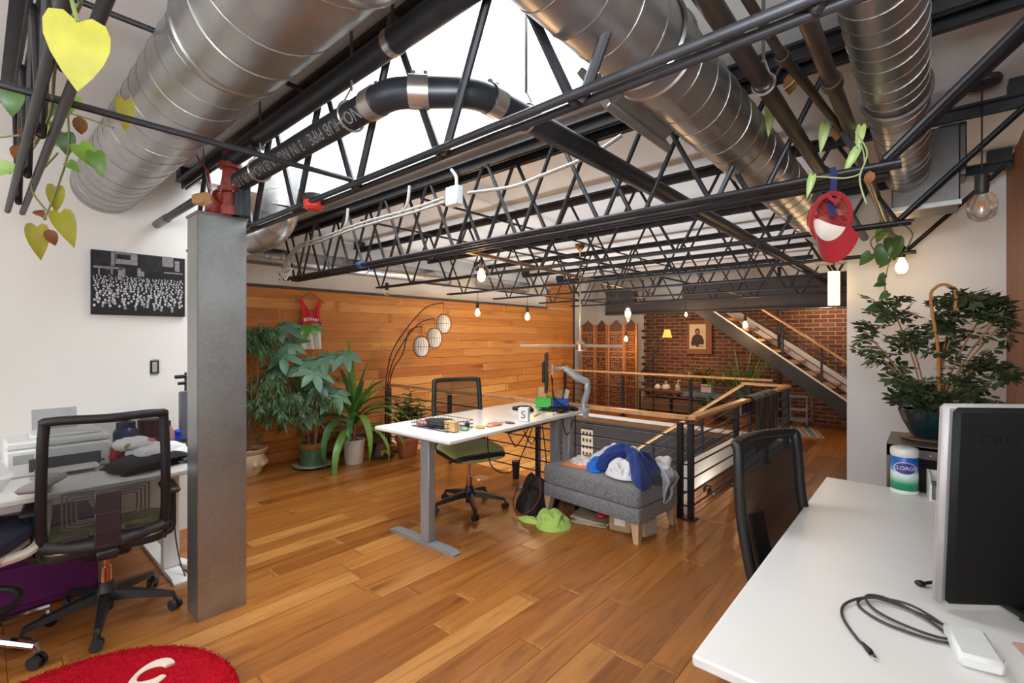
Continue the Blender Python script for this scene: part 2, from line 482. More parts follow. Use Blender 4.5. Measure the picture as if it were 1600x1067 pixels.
# ceiling round the roof light
SX0, SX1, SY0, SY1 = -4.35, -1.15, 1.16, 2.17
b = MB(); slab(XW-.3, XR+.3, -3.2, SY0-.02, HC, HC+.1); slab(XW-.3, XR+.3, SY1+.02, BACK+.2, HC, HC+.1); slab(XW-.3, SX0-.02, SY0-.02, SY1+.02, HC, HC+.1); slab(SX1+.02, XR+.3, SY0-.02, SY1+.02, HC, HC+.1)
struct('ceiling', b, ceil_mat)
b = MB(); slab(SX0-.05, SX1+.05, SY0-.06, SY0, HC-.03, 3.06); slab(SX0-.05, SX1+.05, SY1, SY1+.06, HC-.03, 3.06); slab(SX0-.06, SX0, SY0, SY1, HC-.03, 3.06); slab(SX1, SX1+.06, SY0, SY1, HC-.03, 3.06)
sky = struct('window_1', b, mat('roof_light_curb', (232, 234, 234), .6, var=.02))
for i in range(2):
    w = (SX1-SX0)/2; x = SX0+w*(i+.5)
    MB().box((x, (SY0+SY1)/2, 3.08), (w-.002, SY1-SY0+.08, .012)).build('pane', pane_glass, sky)
# lower flight well below the opening
low = mat('lower_floor_wood', (104, 68, 42), .55, var=.3, scale=5)
struct('floor', MB().box((-3.7, 5.9, -2.72), (4.8, 5.2, .1)), low)
struct('wall_well', MB().box((-3.7, OY1+.08, -1.42), (4.6, .12, 2.7)), dark_grey)
struct('wall_well', MB().box((-3.7, OY0-.09, -1.42), (4.6, .12, 2.5)), dark_grey)
struct('wall_well', MB().box((OX+.08, 6.05, -1.42), (.12, 4.1, 2.5)), low)
wk = struct('wall_well', MB().box((-2.14, 6.44, -.13), (.08, 1.86, .32)), grey_wall)
bw = MB()
for k in range(9): bw.box((-2.14+rw.uniform(-.003, .003), 5.72, -.36-k*.135), (.03, 3.3, .13), ch=.003)
struct('wall_well', bw, low)
struct('trim_2', MB().box((-3.69, OY1-.01, -.03), (4.38, .06, .06)), mat('white_nosing', (226, 222, 216), .6, var=.02))
struct('trim_3', MB().box((OX-.005, 6.06, -.09), (.03, 4.15, .16)).box((-3.69, OY0-.005, -.09), (4.38, .03, .16)), dark_grey)

# ------------------------------------------------------------------ open-web bar joists
ZB, ZT = 2.14, 2.69
JG = 'bar joists under the ceiling'
def joist(y, xl, xr, label, n0, pitch, bl=None, br=None, ro=.012, gap=.026, diag=True):
    t = thing('bar_joist', label, 'joist', ((xl+xr)/2, y, ZB), 0, JG); cx = (xl+xr)/2
    bl = xl+.05 if bl is None else bl; br = xr-.48 if br is None else br
    tc = MB()
    for s in (-1, 1):
        tc.box((0, s*.032, ZT-ZB), (xr-xl, .05, .012)); tc.box((0, s*.012, ZT-ZB-.025), (xr-xl, .012, .05))
    tc.box((xl+.06-cx, 0, ZT-ZB+.045), (.12, .1, .08)).box((xr-.06-cx, 0, ZT-ZB+.045), (.12, .1, .08))
    tc.build('top_chord', steel, t)
    for s in (-1, 1):
        MB().cyl((bl-cx, s*gap, 0), (br-cx, s*gap, 0), .0125, 10).build('bottom_chord', steel, t)
    h = ZT-.03-ZB
    up = {}
    for sg in (-1, 1):
        dx = sg*(pitch/2-.05)
        up[sg] = MB().tube([(-sg*.02, 0, -.008), (0, 0, .012), (dx, 0, h-.02), (dx+sg*.02, 0, h)], ro, 8).mesh('web_rod', steel)
    x = n0
    while x-pitch > bl: x -= pitch
    while x < br+.01:
        for sg in (-1, 1):
            xx = x+sg*.025
            if xx+sg*pitch/2 > xl and xx+sg*pitch/2 < (br+.08 if diag else xr) and xx > bl-.02:
                o = link('web_rod', up[sg], t); o.location = (xx-cx, 0, 0)
        x += pitch
    if diag:
        for s in (-1, 1):
            MB().cyl((br-.05-cx, s*gap, .02), (xr-.03-cx, s*gap, ZT-ZB-.02), .012, 8).build('end_diagonal', steel, t)
    return t
joist(.14, -3.52, XR-.01, 'black bar joist whose free end hangs at the upper left with vines on it', -3.2, .56, bl=-3.49, br=.0)
joist(1.07, -4.3, XR-.01, 'black bar joist below the near edge of the bright roof light', -1.824, .558, bl=-4.1, br=-.05, ro=.015)
joist(2.25, -5.8, XR-.01, 'front one of the paired black joists carrying grey conduit and the red cap', -3.108, .59, bl=-5.35, br=-.08)
joist(2.385, -5.8, XR-.01, 'rear one of the paired black joists at the far edge of the roof light', -2.96, .59, bl=-5.35, br=-.12)
joist(3.42, -5.8, XR-.01, 'dark bar joist just beyond the conduit joists, over the white standing desk', -5.235, .64, bl=-5.3, br=-.08, ro=.011)
joist(4.63, -5.8, XR-.01, 'dark bar joist in front of the white partition with a bulb at its right end', -5.0, .62, bl=-5.33, br=-.08, ro=.011)
joist(5.65, -5.8, XR-.01, 'dark bar joist above the ceiling fan and the stair opening', -5.05, .62, bl=-5.37, br=-.08, ro=.011)
joist(6.9, -5.8, XR-.01, 'dark bar joist over the far half of the stair opening', -5.1, .62, bl=-5.4, br=-.08, ro=.011)
joist(8.0, -5.8, XR-.01, 'farthest dark bar joist, in front of the grey steel beam', -5.15, .62, bl=-5.45, br=-.08, ro=.011)
# bridging rods tying the joists together
BG = 'bridging rods between joists'
for i, (x0, y0, x1, y1, z, lb) in enumerate([
        (-1.83, -.9, -1.83, 1.05, 2.165, 'thin dark bridging rod crossing in front of the big left duct'),
        (-2.21, -.9, -2.21, 1.05, 2.665, 'upper bridging rod meeting the roof light edge above the left duct'),
        (-4.0, 2.4, -4.0, 8.0, 2.6, 'long bridging rod running away high over the planked wall side'),
        (-2.2, 2.4, -2.2, 8.0, 2.165, 'long low bridging rod running away over the stair opening'),
        (-3.1, 2.4, -3.1, 8.0, 2.63, 'long bridging rod running away above the ceiling fan'),
        (-4.6, 3.42, -4.6, 8.0, 2.165, 'low bridging rod running away near the planked wall')]):
    tag(MB().cyl((x0, y0, z), (x1, y1, z), .011, 8).build('bridging_rod', steel), lb, 'rod', BG)
# grey steel beam carrying the upper landing
g = thing('steel_beam', 'deep dark grey steel beam spanning above the brick wall', 'beam', (-3., 8.98, 2.0))
MB().box((-.0, 0, .125), (4.4, .16, .25), ch=.004).build('web_plate', dark_grey, g)
MB().box((-1.86, 0, .39), (.66, .16, .28), ch=.004).build('end_box', dark_grey, g)
MB().box((.83, 0, .38), (2.74, .16, .27), ch=.004).build('upper_plate', dark_grey, g)
MB().box((0, -.02, -.008), (4.4, .2, .016)).build('bottom_flange', dark_grey, g)

# ------------------------------------------------------------------ ducts
def duct(t, a, e, R, pitch=.13, off=0., m=None, caps=True):
    a, e = Vector(a), Vector(e); ax = (e-a); L = ax.length; ax.normalize()
    MB().cyl(a, e, R, 40).build('pipe', m or galv_duct, t)
    u = ax.orthogonal().normalized(); v = ax.cross(u); n = 28; k = int(L/pitch*n)
    pts = [a+ax*(i/n*pitch)+(u*math.cos(2*PI*i/n)+v*math.sin(2*PI*i/n))*(R+.0005) for i in range(k)]
    MB().tube(pts, .0022, 4).build('spiral_seam', seam_mat, t, recalc=False)
def collar(t, c, ax, R, w, m=None):
    c, ax = Vector(c), Vector(ax).normalized()
    p = [(R+.004, -w/2), (R+.012, -w/2+.006), (R+.012, -w/2+.014), (R+.006, -w/2+.02), (R+.006, w/2-.02), (R+.012, w/2-.014), (R+.012, w/2-.006), (R+.004, w/2)]
    M = ax.to_track_quat('Z', 'Y').to_matrix()
    MB().lathe(p, 40, c, M).build('collar', m or galv_duct, t)
t = thing('spiral_duct', 'large galvanised spiral duct crossing the upper left corner into the white wall', 'duct', (-2.6, .62, 2.575))
duct(t, (-1.8, 0, 0), (.95, 0, 0), .188, .15); duct(t, (.9, 0, 0), (3.0, 0, 0), .198, .32)
collar(t, (.82, 0, 0), (1, 0, 0), .19, .2); collar(t, (1.5, 0, 0), (1, 0, 0), .198, .07)
t = thing('spiral_duct', 'galvanised spiral duct running away diagonally past the right edge of the roof light', 'duct', (-.66, 2, 2.4))
duct(t, (0, -1.17, 0), (0, 3.2, 0), .133, .13); collar(t, (0, -.62, 0), (0, 1, 0), .133, .1); collar(t, (0, 2.2, 0), (0, 1, 0), .133, .1)
MB().box((-.20, -.36, -.05), (.03, .5, .2), M=RY(-.62), ch=.004).box((-.16, -.36, -.03), (.12, .4, .14), M=RY(-.62)).build('side_register', galv_duct, t)
MB().box((0, 3.2, -.05), (.3, .2, .34), ch=.01).build('end_register', mat('beige_register', (188, 178, 160), .5), t)
t = thing('spiral_duct', 'galvanised spiral duct coming down over the right desk to a square sheet metal box', 'duct', (-.1, 2, 2.43))
duct(t, (0, -1.17, 0), (.0, 1.53, 0), .1, .085); collar(t, (0, .3, 0), (0, 1, 0), .1, .03)
MB().box((.075, 1.66, .015), (.29, .28, .43), ch=.006).box((.19, 1.72, .12), (.12, .2, .3), ch=.006).build('plenum_box', galv('plenum_sheet', (104, 100, 97), .45), t)
MB().box((.075, 1.515, -.195), (.30, .02, .025)).build('flange', seam_mat, t)
t = thing('spiral_duct', 'pale spiral duct rising through the roof light behind the joist, with elbow to the wall', 'duct', (-4.02, 1.66, 2.5))
duct(t, (0, 0, .06), (0, 0, .75), .15, .16)
el = [(-.21-.0+.21*math.cos(a), -.15*(1-math.cos(a)), .06-.21*math.sin(a)) for a in [PI/2*i/8 for i in range(9)]]
MB().tube(el, .15, 32).build('elbow', galv_duct, t)
for i in (2, 4, 6):
    MB().tube([Vector(el[i-1])*.5+Vector(el[i])*.5, el[i]], .153, 32).build('elbow_seam', seam_mat, t)
t = thing('spiral_duct', 'long horizontal duct running along the top of the planked wall', 'duct', (-5.62, 4.7, 2.42))
duct(t, (0, -3.2, 0), (0, 2.7, 0), .1, .3); collar(t, (0, -1.6, 0), (0, 1, 0), .1, .06); collar(t, (0, .6, 0), (0, 1, 0), .1, .06)
for y in (.4, 2.3): MB().box((.0, y, -.02), (.22, .5, .2), ch=.005).build('side_register', mat('beige_register', (188, 178, 160), .5), t)

# ------------------------------------------------------------------ pipes
def band(t, c, ax, R, w=.07):
    c, ax = Vector(c), Vector(ax).normalized(); M = ax.to_track_quat('Z', 'Y').to_matrix()
    MB().lathe([(R, -w/2), (R+.004, -w/2), (R+.004, w/2), (R, w/2)], 28, c, M).build('clamp_band', clamp_mat, t)
    for s in (-.3, .3): MB().box(c+M @ Vector((0, R+.01, s*w)), (.014, .02, .014), M=M).build('clamp_screw', clamp_mat, t)
t = thing('waste_pipe', 'upper black pipe running along the roof light edge', 'pipe', (-1.4, .975, 2.54))
MB().cyl((-1.62, 0, 0), (1.8, 0, 0), .043, 28).build('pipe', iron, t); band(t, (-.02, 0, 0), (1, 0, 0), .043, .03)
MB().box((-.02, 0, .065), (.03, .03, .05)).cyl((-.02, 0, .05), (-.02, 0, .26), .006, 8).build('hanger', rodsteel, t)
t = thing('waste_pipe', 'black iron pipe with pale lettering that bends beneath the roof light', 'pipe', (-1.4, .97, 2.36))
path = [(-1.6, 0, 0), (-.11, 0, 0), (-.02, .012, 0), (.05, .06, 0), (.12, .13, .004), (.165, .185, .008), (.186, .25, .012), (.19, .34, .014), (.19, 7.9, .02)]
MB().tube(path[:2], .05, 28).tube(spline(path[1:8], 5), .052, 28).tube(path[-2:], .048, 28).build('pipe', iron, t)
band(t, (-.13, 0, 0), (1, 0, 0), .052, .06); band(t, (.055, .065, .002), (.7, .7, 0), .053, .07); band(t, (.19, .3, .014), (0, 1, 0), .052, .06)
stencil = mat('stencil_ink', (112, 108, 106), .8, var=.5, scale=90)
# the stencil stands upside down on the side of the pipe that faces the room
for k, (s, x) in enumerate((('NO-HUB 3 DWV', -1.27), ('3 IN NO-HUB', -.81), ('NO-HUB PIPE', -.36))):
    fx, fn = Vector((-1, 0, 0)), Vector((0, -.80, -.6)); fy = fn.cross(fx)
    text('stencilled_lettering', s, .066, stencil, t, Matrix(((fx.x, fy.x, fn.x, x), (fx.y, fy.y, fn.y, -.0402), (fx.z, fy.z, fn.z, -.0302), (0, 0, 0, 1))), .0004)
HG = 'pipe hangers'
def hanger(x, y, z, R, lb, top=HC):
    t = thing('pipe_hanger', lb, 'hanger', (x, y, z), 0, HG)
    MB().cyl((0, 0, R+.05), (0, 0, top-z), .006, 8).build('rod', rodsteel, t)
    a = [(0, (R+.006)*math.sin(u), (R+.006)*math.cos(u)) for u in [2*PI*i/24 for i in range(24)]] if lb.find('bend') < 0 else [((R+.006)*math.sin(u), 0, (R+.006)*math.cos(u)) for u in [2*PI*i/24 for i in range(24)]]
    MB().tube(a, .005, 6, closed=True).build('ring', clamp_mat, t)
    k = Vector((0, R*.8, R*.55)) if lb.find('bend') < 0 else Vector((R*.8, 0, R*.55))
    for s in (-1, 1): MB().cyl((k.x*s, k.y*s, k.z), (0, 0, R+.06), .004, 6).build('strap', clamp_mat, t)
hanger(-1.686, .97, 2.36, .05, 'steel rod hanger with ring round the lettered pipe, right of the crossing rods')
hanger(-2.576, .97, 2.36, .05, 'steel rod hanger with ring round the lettered pipe near the red valve')
hanger(-1.21, 1.457, 2.376, .05, 'steel rod hanger past the pipe bend against the bright roof light', 3.06)
hanger(-.42, 1.75, 2.35, .028, 'steel rod hanger beyond the bend pipe, on the dark pipe by the middle duct')
t = thing('iron_pipe', 'dark iron pipe running away between the middle and right ducts', 'pipe', (-.42, 2, 2.35))
MB().cyl((0, -1.0, 0), (0, 3.0, 0), .028, 20).build('pipe', rustiron, t); MB().lathe([(.029, -.02), (.036, -.02), (.036, .02), (.029, .02)], 20, (0, .9, 0), RX(PI/2)).build('coupling', rustiron, t)
t = thing('iron_pipe', 'slimmer dark pipe running away just left of the right duct, vines at its far end', 'pipe', (-.235, 2, 2.31))
MB().cyl((0, -1.05, 0), (0, 2.98, 0), .022, 20).build('pipe', rustiron, t); MB().lathe([(.023, -.02), (.03, -.02), (.03, .02), (.023, .02)], 20, (0, -.2, 0), RX(PI/2)).build('coupling', rustiron, t)
t = thing('iron_pipe', 'thin dark conduit slanting between the pipes with a vine along it', 'pipe', (-.33, 1.3, 2.335))
MB().tube([(-.05, -.6, .06), (.0, .3, .0), (.07, .96, -.02)], .013, 12).build('pipe', rustiron, t); MB().lathe([(.014, -.02), (.02, -.02), (.02, .02), (.014, .02)], 14, (0, .3, 0), RX(PI/2)).build('coupling', rustiron, t)
t = thing('iron_pipe', 'short stub pipe between the white wall and the red valve', 'pipe', (-3.8, .92, 2.36))
MB().cyl((-.6, 0, 0), (.42, 0, 0), .025, 16).build('pipe', iron, t); MB().cyl((-.6, 0, 0), (-.3, 0, 0), .03, 16).build('sleeve', rodsteel, t)
t = thing('iron_pipe', 'brownish pipe running low under the far joists from the globe bulb', 'pipe', (-2.64, 2.95, 2.2))
MB().cyl((-.25, -.3, .02), (-.95, 4.8, .06), .018, 12).build('pipe', mat('brown_pipe', (122, 92, 68), .4, .4), t)
# conduit along the paired joists
cond = mat('grey_conduit', (170, 166, 158), .5, .2)
t = thing('electrical_conduit', 'pale grey conduit lines and box snaking through the paired joists', 'conduit', (-3, 2.2, 2.45))
for dz, e in ((0, 0), (-.03, 1)):
    MB().tube(spline([(-2.3, -.01, -.27), (-1.9, -.01, -.02+dz), (-1.38, -.01, .0+dz), (-.69, -.01, .03+dz), (.03, -.01, .025+dz), (.44, -.01, .035+dz)]), .011, 8).build('conduit', cond, t)
MB().tube(spline([(.68, -.01, .02), (1.07, -.01, -.02), (1.29, -.01, -.005), (1.6, .0, .03), (1.8, .02, .1)]), .011, 8).build('conduit', cond, t)
MB().tube(spline([(.56, -.01, .07), (.56, -.01, .15), (.5, .0, .22)]), .012, 8).build('conduit', cond, t)
for x, z in ((-1.0, .0), (-.1, .01)): MB().tube(spline([(x, -.01, z), (x+.1, -.01, z+.06), (x+.12, 0, z+.2)]), .012, 8).build('conduit', cond, t)
for k in range(3): MB().tube(spline([(-2.15+k*.05, -.012, -.26), (-2.08+k*.06, -.012, -.1), (-1.8+k*.05, -.012, 0)]), .009, 6).build('conduit', cond, t)
bx = MB().box((.55, -.02, .02), (.12, .06, .13), ch=.006).build('junction_box', mat('box_pale_grey', (196, 204, 206), .4), t)
tw = thing('wire_bundle', 'loose white wire coil at the left end of the conduit joist', 'wire', (-5.2, 2.2, 2.14))
for k in range(5):
    MB().tube([( .1*k/3+.09*math.cos(a+k), -.02+.02*math.sin(a*2+k), .03+.06*math.sin(a)) for a in [2*PI*i/16 for i in range(16)]], .006, 5, closed=True).build('loop', whiteplastic, tw)
# red fire valve on top of the clad column
red = mat('red_valve_paint', (126, 42, 32), .45, var=.2, scale=20)
t = thing('fire_valve', 'red painted fire riser valve on top of the metal column', 'valve', (-2.98, .93, 2.17))
MB().lathe([(0, 0), (.045, 0), (.045, .05), (.034, .055), (.034, .12), (.06, .125), (.06, .15), (.036, .155), (.04, .2), (.036, .25), (.058, .255), (.058, .28), (.034, .285), (.034, .34), (.0, .345)], 22, (.1, .0, 0)).build('riser', red, t)
MB().tube(spline([(-.18, -.0, .03), (-.1, 0, .06), (0, 0, .11), (.07, 0, .16), (.1, 0, .2)], 4), [.04]*16+[.038], 18).build('elbow', red, t)
for x, z in ((-.12, .05), (.0, .11)): MB().lathe([(.03, -.015), (.06, -.015), (.06, .015), (.03, .015)], 18, (x, 0, z), RY(PI/2-.5)).build('flange', red, t)
MB().cyl((.1, 0, .3), (.36, .045, .34), .04, 18).build('outlet_pipe', iron, t)
MB().cyl((.12, .05, 0), (.12, .05, .17), .046, 18).build('riser_pipe', iron, t)
for k in range(6): MB().cyl((.1+.05*math.cos(k), .05*math.sin(k), .12), (.1+.05*math.cos(k), .05*math.sin(k), .16), .006, 6).build('bolt', clamp_mat, t)
MB().box((-.28, -.02, .16), (.13, .07, .06), M=RZ(.3), ch=.01).box((-.22, 0, .1), (.05, .05, .12)).build('flow_switch', mat('tan_switch_box', (176, 132, 84), .5), t)
MB().tube(spline([(-.22, 0, .18), (-.2, -.02, .3), (-.3, -.05, .42), (-.34, -.06, .6)]), .004, 6).build('red_wire', mat('red_wire', (170, 40, 40), .5), t)
MB().tube(spline([(-.2, 0, .15), (-.26, -.02, .35), (-.3, -.02, .6)]), .003, 6).build('wire', rodsteel, t)
# metal clad column
t = thing('metal_column', 'tall square column clad in grey galvanised sheet', 'column', (-2.985, .9, 0))
MB().box((0, 0, 1.08), (.185, .235, 2.16)).build('sheet_cladding', galv_col, t)
MB().box((.087, -.1195, 1.08), (.014, .004, 2.16)).box((-.0945, -.11, 1.08), (.004, .016, 2.16)).build('folded_seam', seam_mat, t)
MB().box((0, 0, 2.165), (.2, .25, .012)).build('cap', seam_mat, t)
# ------------------------------------------------------------------ railings round the stair opening and the two stairs
RH = .85
def railing(name, label, a, e, posts, n=6, top=True, w=.075, z0=.0):
    a, e = Vector(a), Vector(e); d = (e-a); L = d.length; u = d.normalized()
    t = thing(name, label, 'railing', a, math.atan2(u.y, u.x))
    if top: MB().box((L/2, 0, RH-.015), (L, w, .035), ch=.006).build('handrail', railwood, t)
    for k in range(n):
        MB().cyl((.0, 0, .10+k*(RH-.16)/n), (L, 0, .10+k*(RH-.16)/n), .0075, 8).build('rod', railsteel, t)
    for p in posts:
        pp = MB().box((p, 0, RH/2-.05), (.045, .045, RH-.02), ch=.003)
        pp.box((p, 0, .006), (.11, .09, .012), ch=.002).box((p, 0, RH-.037), (.1, .05, .008))
        pp.build('post', railsteel, t)
    return t
RGY = OY0-.05
railing('railing', 'near railing with oak handrail behind the standing desk', (XW+.03, RGY, 0), (OX-.02, RGY, 0), [.05, 1.35, 2.75, 4.27], 6)
railing('railing', 'right railing leading away beside the walkway, a cloth over it', (OX+.01, RGY, 0), (OX+.03, 7.42, 0), [.0, 1.2, 2.35, 3.44], 6)
railing('railing', 'far railing with thin oak handrail in front of the low console', (XW+.05, OY1+.1, 0), (-1.85, OY1+.1, 0), [.05, 1.4, 2.7, 3.95], 6, w=.05)
railing('railing', 'short return railing at the head of the descending stair', (OX+.03, 7.44, 0), (-2.08, 7.46, 0), [.05, .5], 5, w=.06)
# descending stair along the far side of the opening
t = thing('descending_stair', 'oak stair going down along the far side of the opening', 'stair', (-2.05, 7.78, 0))
for k in range(10):
    MB().box((-.13-k*.25, 0, -.18-k*.18), (.28, .6, .04), ch=.005).build('tread', low, t)
sl = Vector((-1, 0, -.72)).normalized()
MB().tube([(0, -.33, .82), (-.04, -.33, .8), (-2.6, -.33, .8-2.56*.72)], .022, 10).build('handrail', railwood, t)
for k in range(5):
    MB().cyl((0, -.33, .7-k*.13), (-2.6, -.33, .7-k*.13-2.6*.72), .0075, 8).build('rod', railsteel, t)
for x in (-.6, -1.4, -2.2): MB().box((x, -.33, .37-(-x)*.72), (.035, .035, .8)).build('post', railsteel, t)
MB().prism([(0, -.02), (0, -.26), (-2.5, -2.06), (-2.5, -1.82)], .03, Matrix(((1, 0, 0), (0, 0, 1), (0, 1, 0))), -.33).build('stringer', dark_grey, t)
# ascending stair in front of the brick wall
t = thing('ascending_stair', 'dark steel stair with oak treads rising across the brick wall', 'stair', (-.35, 8.9, 0))
RXZ = Matrix(((1, 0, 0), (0, 0, 1), (0, 1, 0)))
MB().prism([(.08, .0), (-.285, .0), (-2.96, 1.985), (-2.64, 1.985)], .04, RXZ, 0).build('stringer', mat('stringer_paint', (50, 47, 47), .6), t)
nose = mat('white_nosing', (226, 222, 216), .6)
MB().prism([(0, .06), (-2.62, 1.98), (-2.58, 1.98), (.04, .06)], .05, RXZ, -.004).build('stringer_cap', nose, t)
MB().prism([(0.1, .0), (-2.62, 1.98), (-2.36, 1.98), (.2, .22)], .03, RXZ, .72).build('wall_skirt', nose, t)
for k in range(10):
    MB().box((-.14-k*.253, .38, .17+k*.185), (.27, .68, .045), ch=.004).build('tread', wood('tread_oak', [(190, 132, 78), (170, 112, 62)], (1.5, 14, 14), rough=.45) if 'tread_oak' not in M_ else M_['tread_oak'], t)
MB().tube([(-.45, .02, 1.0), (-1.85, .02, 2.02)], .02, 10).build('handrail', railwood, t)
for k in range(5): MB().cyl((-.45, .02, .86-k*.115), (-1.9, .02, 1.92-k*.115), .0075, 8).build('rod', railsteel, t)
for x in (-.5, -.95, -1.5): MB().box((x, .02, .3-x*.733), (.03, .03, .72+.0)).build('post', railsteel, t)
tag(MB().cyl((-2.05, 9.62, 0), (-2.05, 9.62, HC), .03, 12).build('iron_pipe', rustiron), 'dark upright pipe against the brick wall behind the stair', 'pipe')
# wall lamp low in the stair well
t = thing('wall_lamp', 'small glowing lamp low in the stair well below the railing', 'lamp', (-2.1, 6.05, -.36))
MB().lathe([(0, 0), (.035, 0), (.05, .07), (.046, .07), (.03, .01), (0, .008)], 16, (.06, 0, 0), RX(PI)).build('shade', blackplastic, t)
MB().cyl((-.02, 0, .02), (.06, 0, .02), .01).build('arm', blackplastic, t)
MB().sph((.06, 0, -.05), .028).build('bulb', mat('glowing_bulb', (255, 214, 150), .5, emit=(255, 206, 140), es=14), t)

# ------------------------------------------------------------------ pendants, bulbs and lamps
glow = M_['glowing_bulb']
clear = glass_thin('clear_glass_globe', (1, .97, .93, 1), .12)
def plight(o_name, loc, w, col=(1, .66, .36), r=.03):
    l = bpy.data.lights.new(o_name, 'POINT'); l.energy, l.color, l.shadow_soft_size = w, col, r
    o = bpy.data.objects.new(o_name, l); o.location = loc; COL.objects.link(o)
BULB = [(0, -.06), (.014, -.058), (.026, -.045), (.031, -.026), (.028, -.006), (.018, .014), (.013, .03), (.013, .036), (0, .036)]
def pendant(x, y, z, label, s=1., top=HC, globe=None, w=9., lit=True, cap=.03):
    t = thing('pendant_bulb', label, 'pendant', (x, y, z), 0, 'bare bulb pendants')
    MB().lathe([(r*s, h*s) for r, h in BULB], 18).build('bulb', glow if lit else clear, t)
    if not lit: MB().tube(spline([(-.01, 0, -.03), (-.006, 0, .01), (0, 0, -.02), (.006, 0, .01), (.01, 0, -.03)], 4), .0025, 5).build('filament', mat('amber_filament', (214, 130, 60), .4), t)
    MB().lathe([(0, .034*s), (.017*s, .034*s), (.02*s, .05*s), (.02*s, .10*s), (.008, .112*s), (0, .112*s)], 16).build('socket', darkplastic, t)
    MB().cyl((0, 0, .1*s), (0, 0, top-z), .0035, 6).build('cord', cordmat, t)
    if globe: MB().lathe(globe, 24).build('glass_globe', clear, t)
    if lit: plight('bulb_light', (x, y, z-.1*s), w)
    return t
pendant(-2.93, 2.92, 2.06, 'glowing bulb in a large clear glass globe above the standing desk', 1.15, 2.2, [(.03, .08), (.06, .05), (.085, 0), (.088, -.04), (.07, -.085), (.05, -.1)], 10)
pendant(-4.74, 4.65, 1.87, 'glowing bare bulb on a cord before the planked wall, right of the lanterns', 1.1, ZB, None, 10)
pendant(-4.69, 5.68, 1.85, 'glowing bare bulb on a cord further along the planked wall, above the monitor arm', 1.2, ZB, None, 10)
pendant(-3.62, 6.9, 1.92, 'brightest long glass bulb hanging before the folding screen', 1.5, ZB, [(.03, .09), (.05, .06), (.058, -.02), (.055, -.12), (.03, -.15), (0, -.16)], 14)
pendant(-4.5, 8.5, 1.5, 'small glowing bulb hanging just right of the fan rod', 1.1, HC, None, 7)
pendant(-2.33, 8.55, 1.74, 'glowing bulb hanging in front of the rising stair', 1.25, HC, None, 10)
pendant(-3.35, 8.6, 1.94, 'tiny glowing bulb under the left part of the grey beam', .8, HC, None, 5)
pendant(-.164, 4.62, 2.06, 'glowing bulb under the joist end against the white partition', 1.25, ZB-.01, None, .8)
pendant(-5.1, 3.42, 2.06, 'unlit clear bulb under a joist left of the globe lamp', 1.2, ZB-.01, None, lit=False)
t = pendant(.19, 3.3, 2.17, 'unlit clear bulb on a cord at the upper right by the timber wall', 1.35, HC-.02, [(.02, .06), (.05, .03), (.06, -.02), (.05, -.07), (.02, -.092), (0, -.096)], lit=False)
MB().lathe([(0, HC-2.17), (.07, HC-2.17), (.075, HC-2.185), (.07, HC-2.2), (0, HC-2.2)], 24).build('ceiling_plate', darkplastic, t)
t = thing('pendant_lamp', 'frosted white cylinder lamp hanging at the partition edge', 'pendant', (-.625, 4.9, 1.78))
MB().lathe([(0, 0), (.04, 0), (.044, .008), (.044, .285), (.04, .292), (0, .292)], 24).build('shade', mat('frosted_lamp_glass', (250, 226, 170), .5, emit=(255, 214, 140), es=2.2), t)
MB().cyl((0, 0, .29), (0, 0, HC-1.78), .005, 6).build('cord', cordmat, t); MB().lathe([(0, -.012), (.012, -.01), (.014, 0), (0, 0)], 12).build('finial', brass, t)
plight('lamp_light', (-.75, 4.8, 1.9), 2)
# ceiling fan over the stair opening
t = thing('ceiling_fan', 'slim metal ceiling fan on a long brass rod over the stair opening', 'fan', (-3.59, 5.48, 1.38))
MB().lathe([(0, HC-1.38), (.07, HC-1.38), (.066, HC-1.41), (.035, HC-1.455), (.015, HC-1.47), (0, HC-1.47)], 20).build('canopy', brass, t)
MB().cyl((0, 0, .06), (0, 0, HC-1.45), .012, 12).build('downrod', mat('satin_nickel', (200, 176, 150), .3, .9), t)
MB().lathe([(0, -.06), (.05, -.06), (.075, -.045), (.075, .03), (.05, .06), (.02, .09), (0, .09)], 24).build('motor', M_['satin_nickel'], t)
for k in range(3):
    a = .75+math.radians(180)+k*2*PI/3
    d = Vector((math.cos(a), math.sin(a), 0)); p = Vector((-d.y, d.x, 0))
    MB().sheet(lambda u, v: d*(.06+.76*u)+p*((v-.5)*(.12-.05*u))+Vector((0, 0, .012+(v-.5)*.03)), 10, 3, (0, 0, .006)).build('blade', M_['satin_nickel'], t)
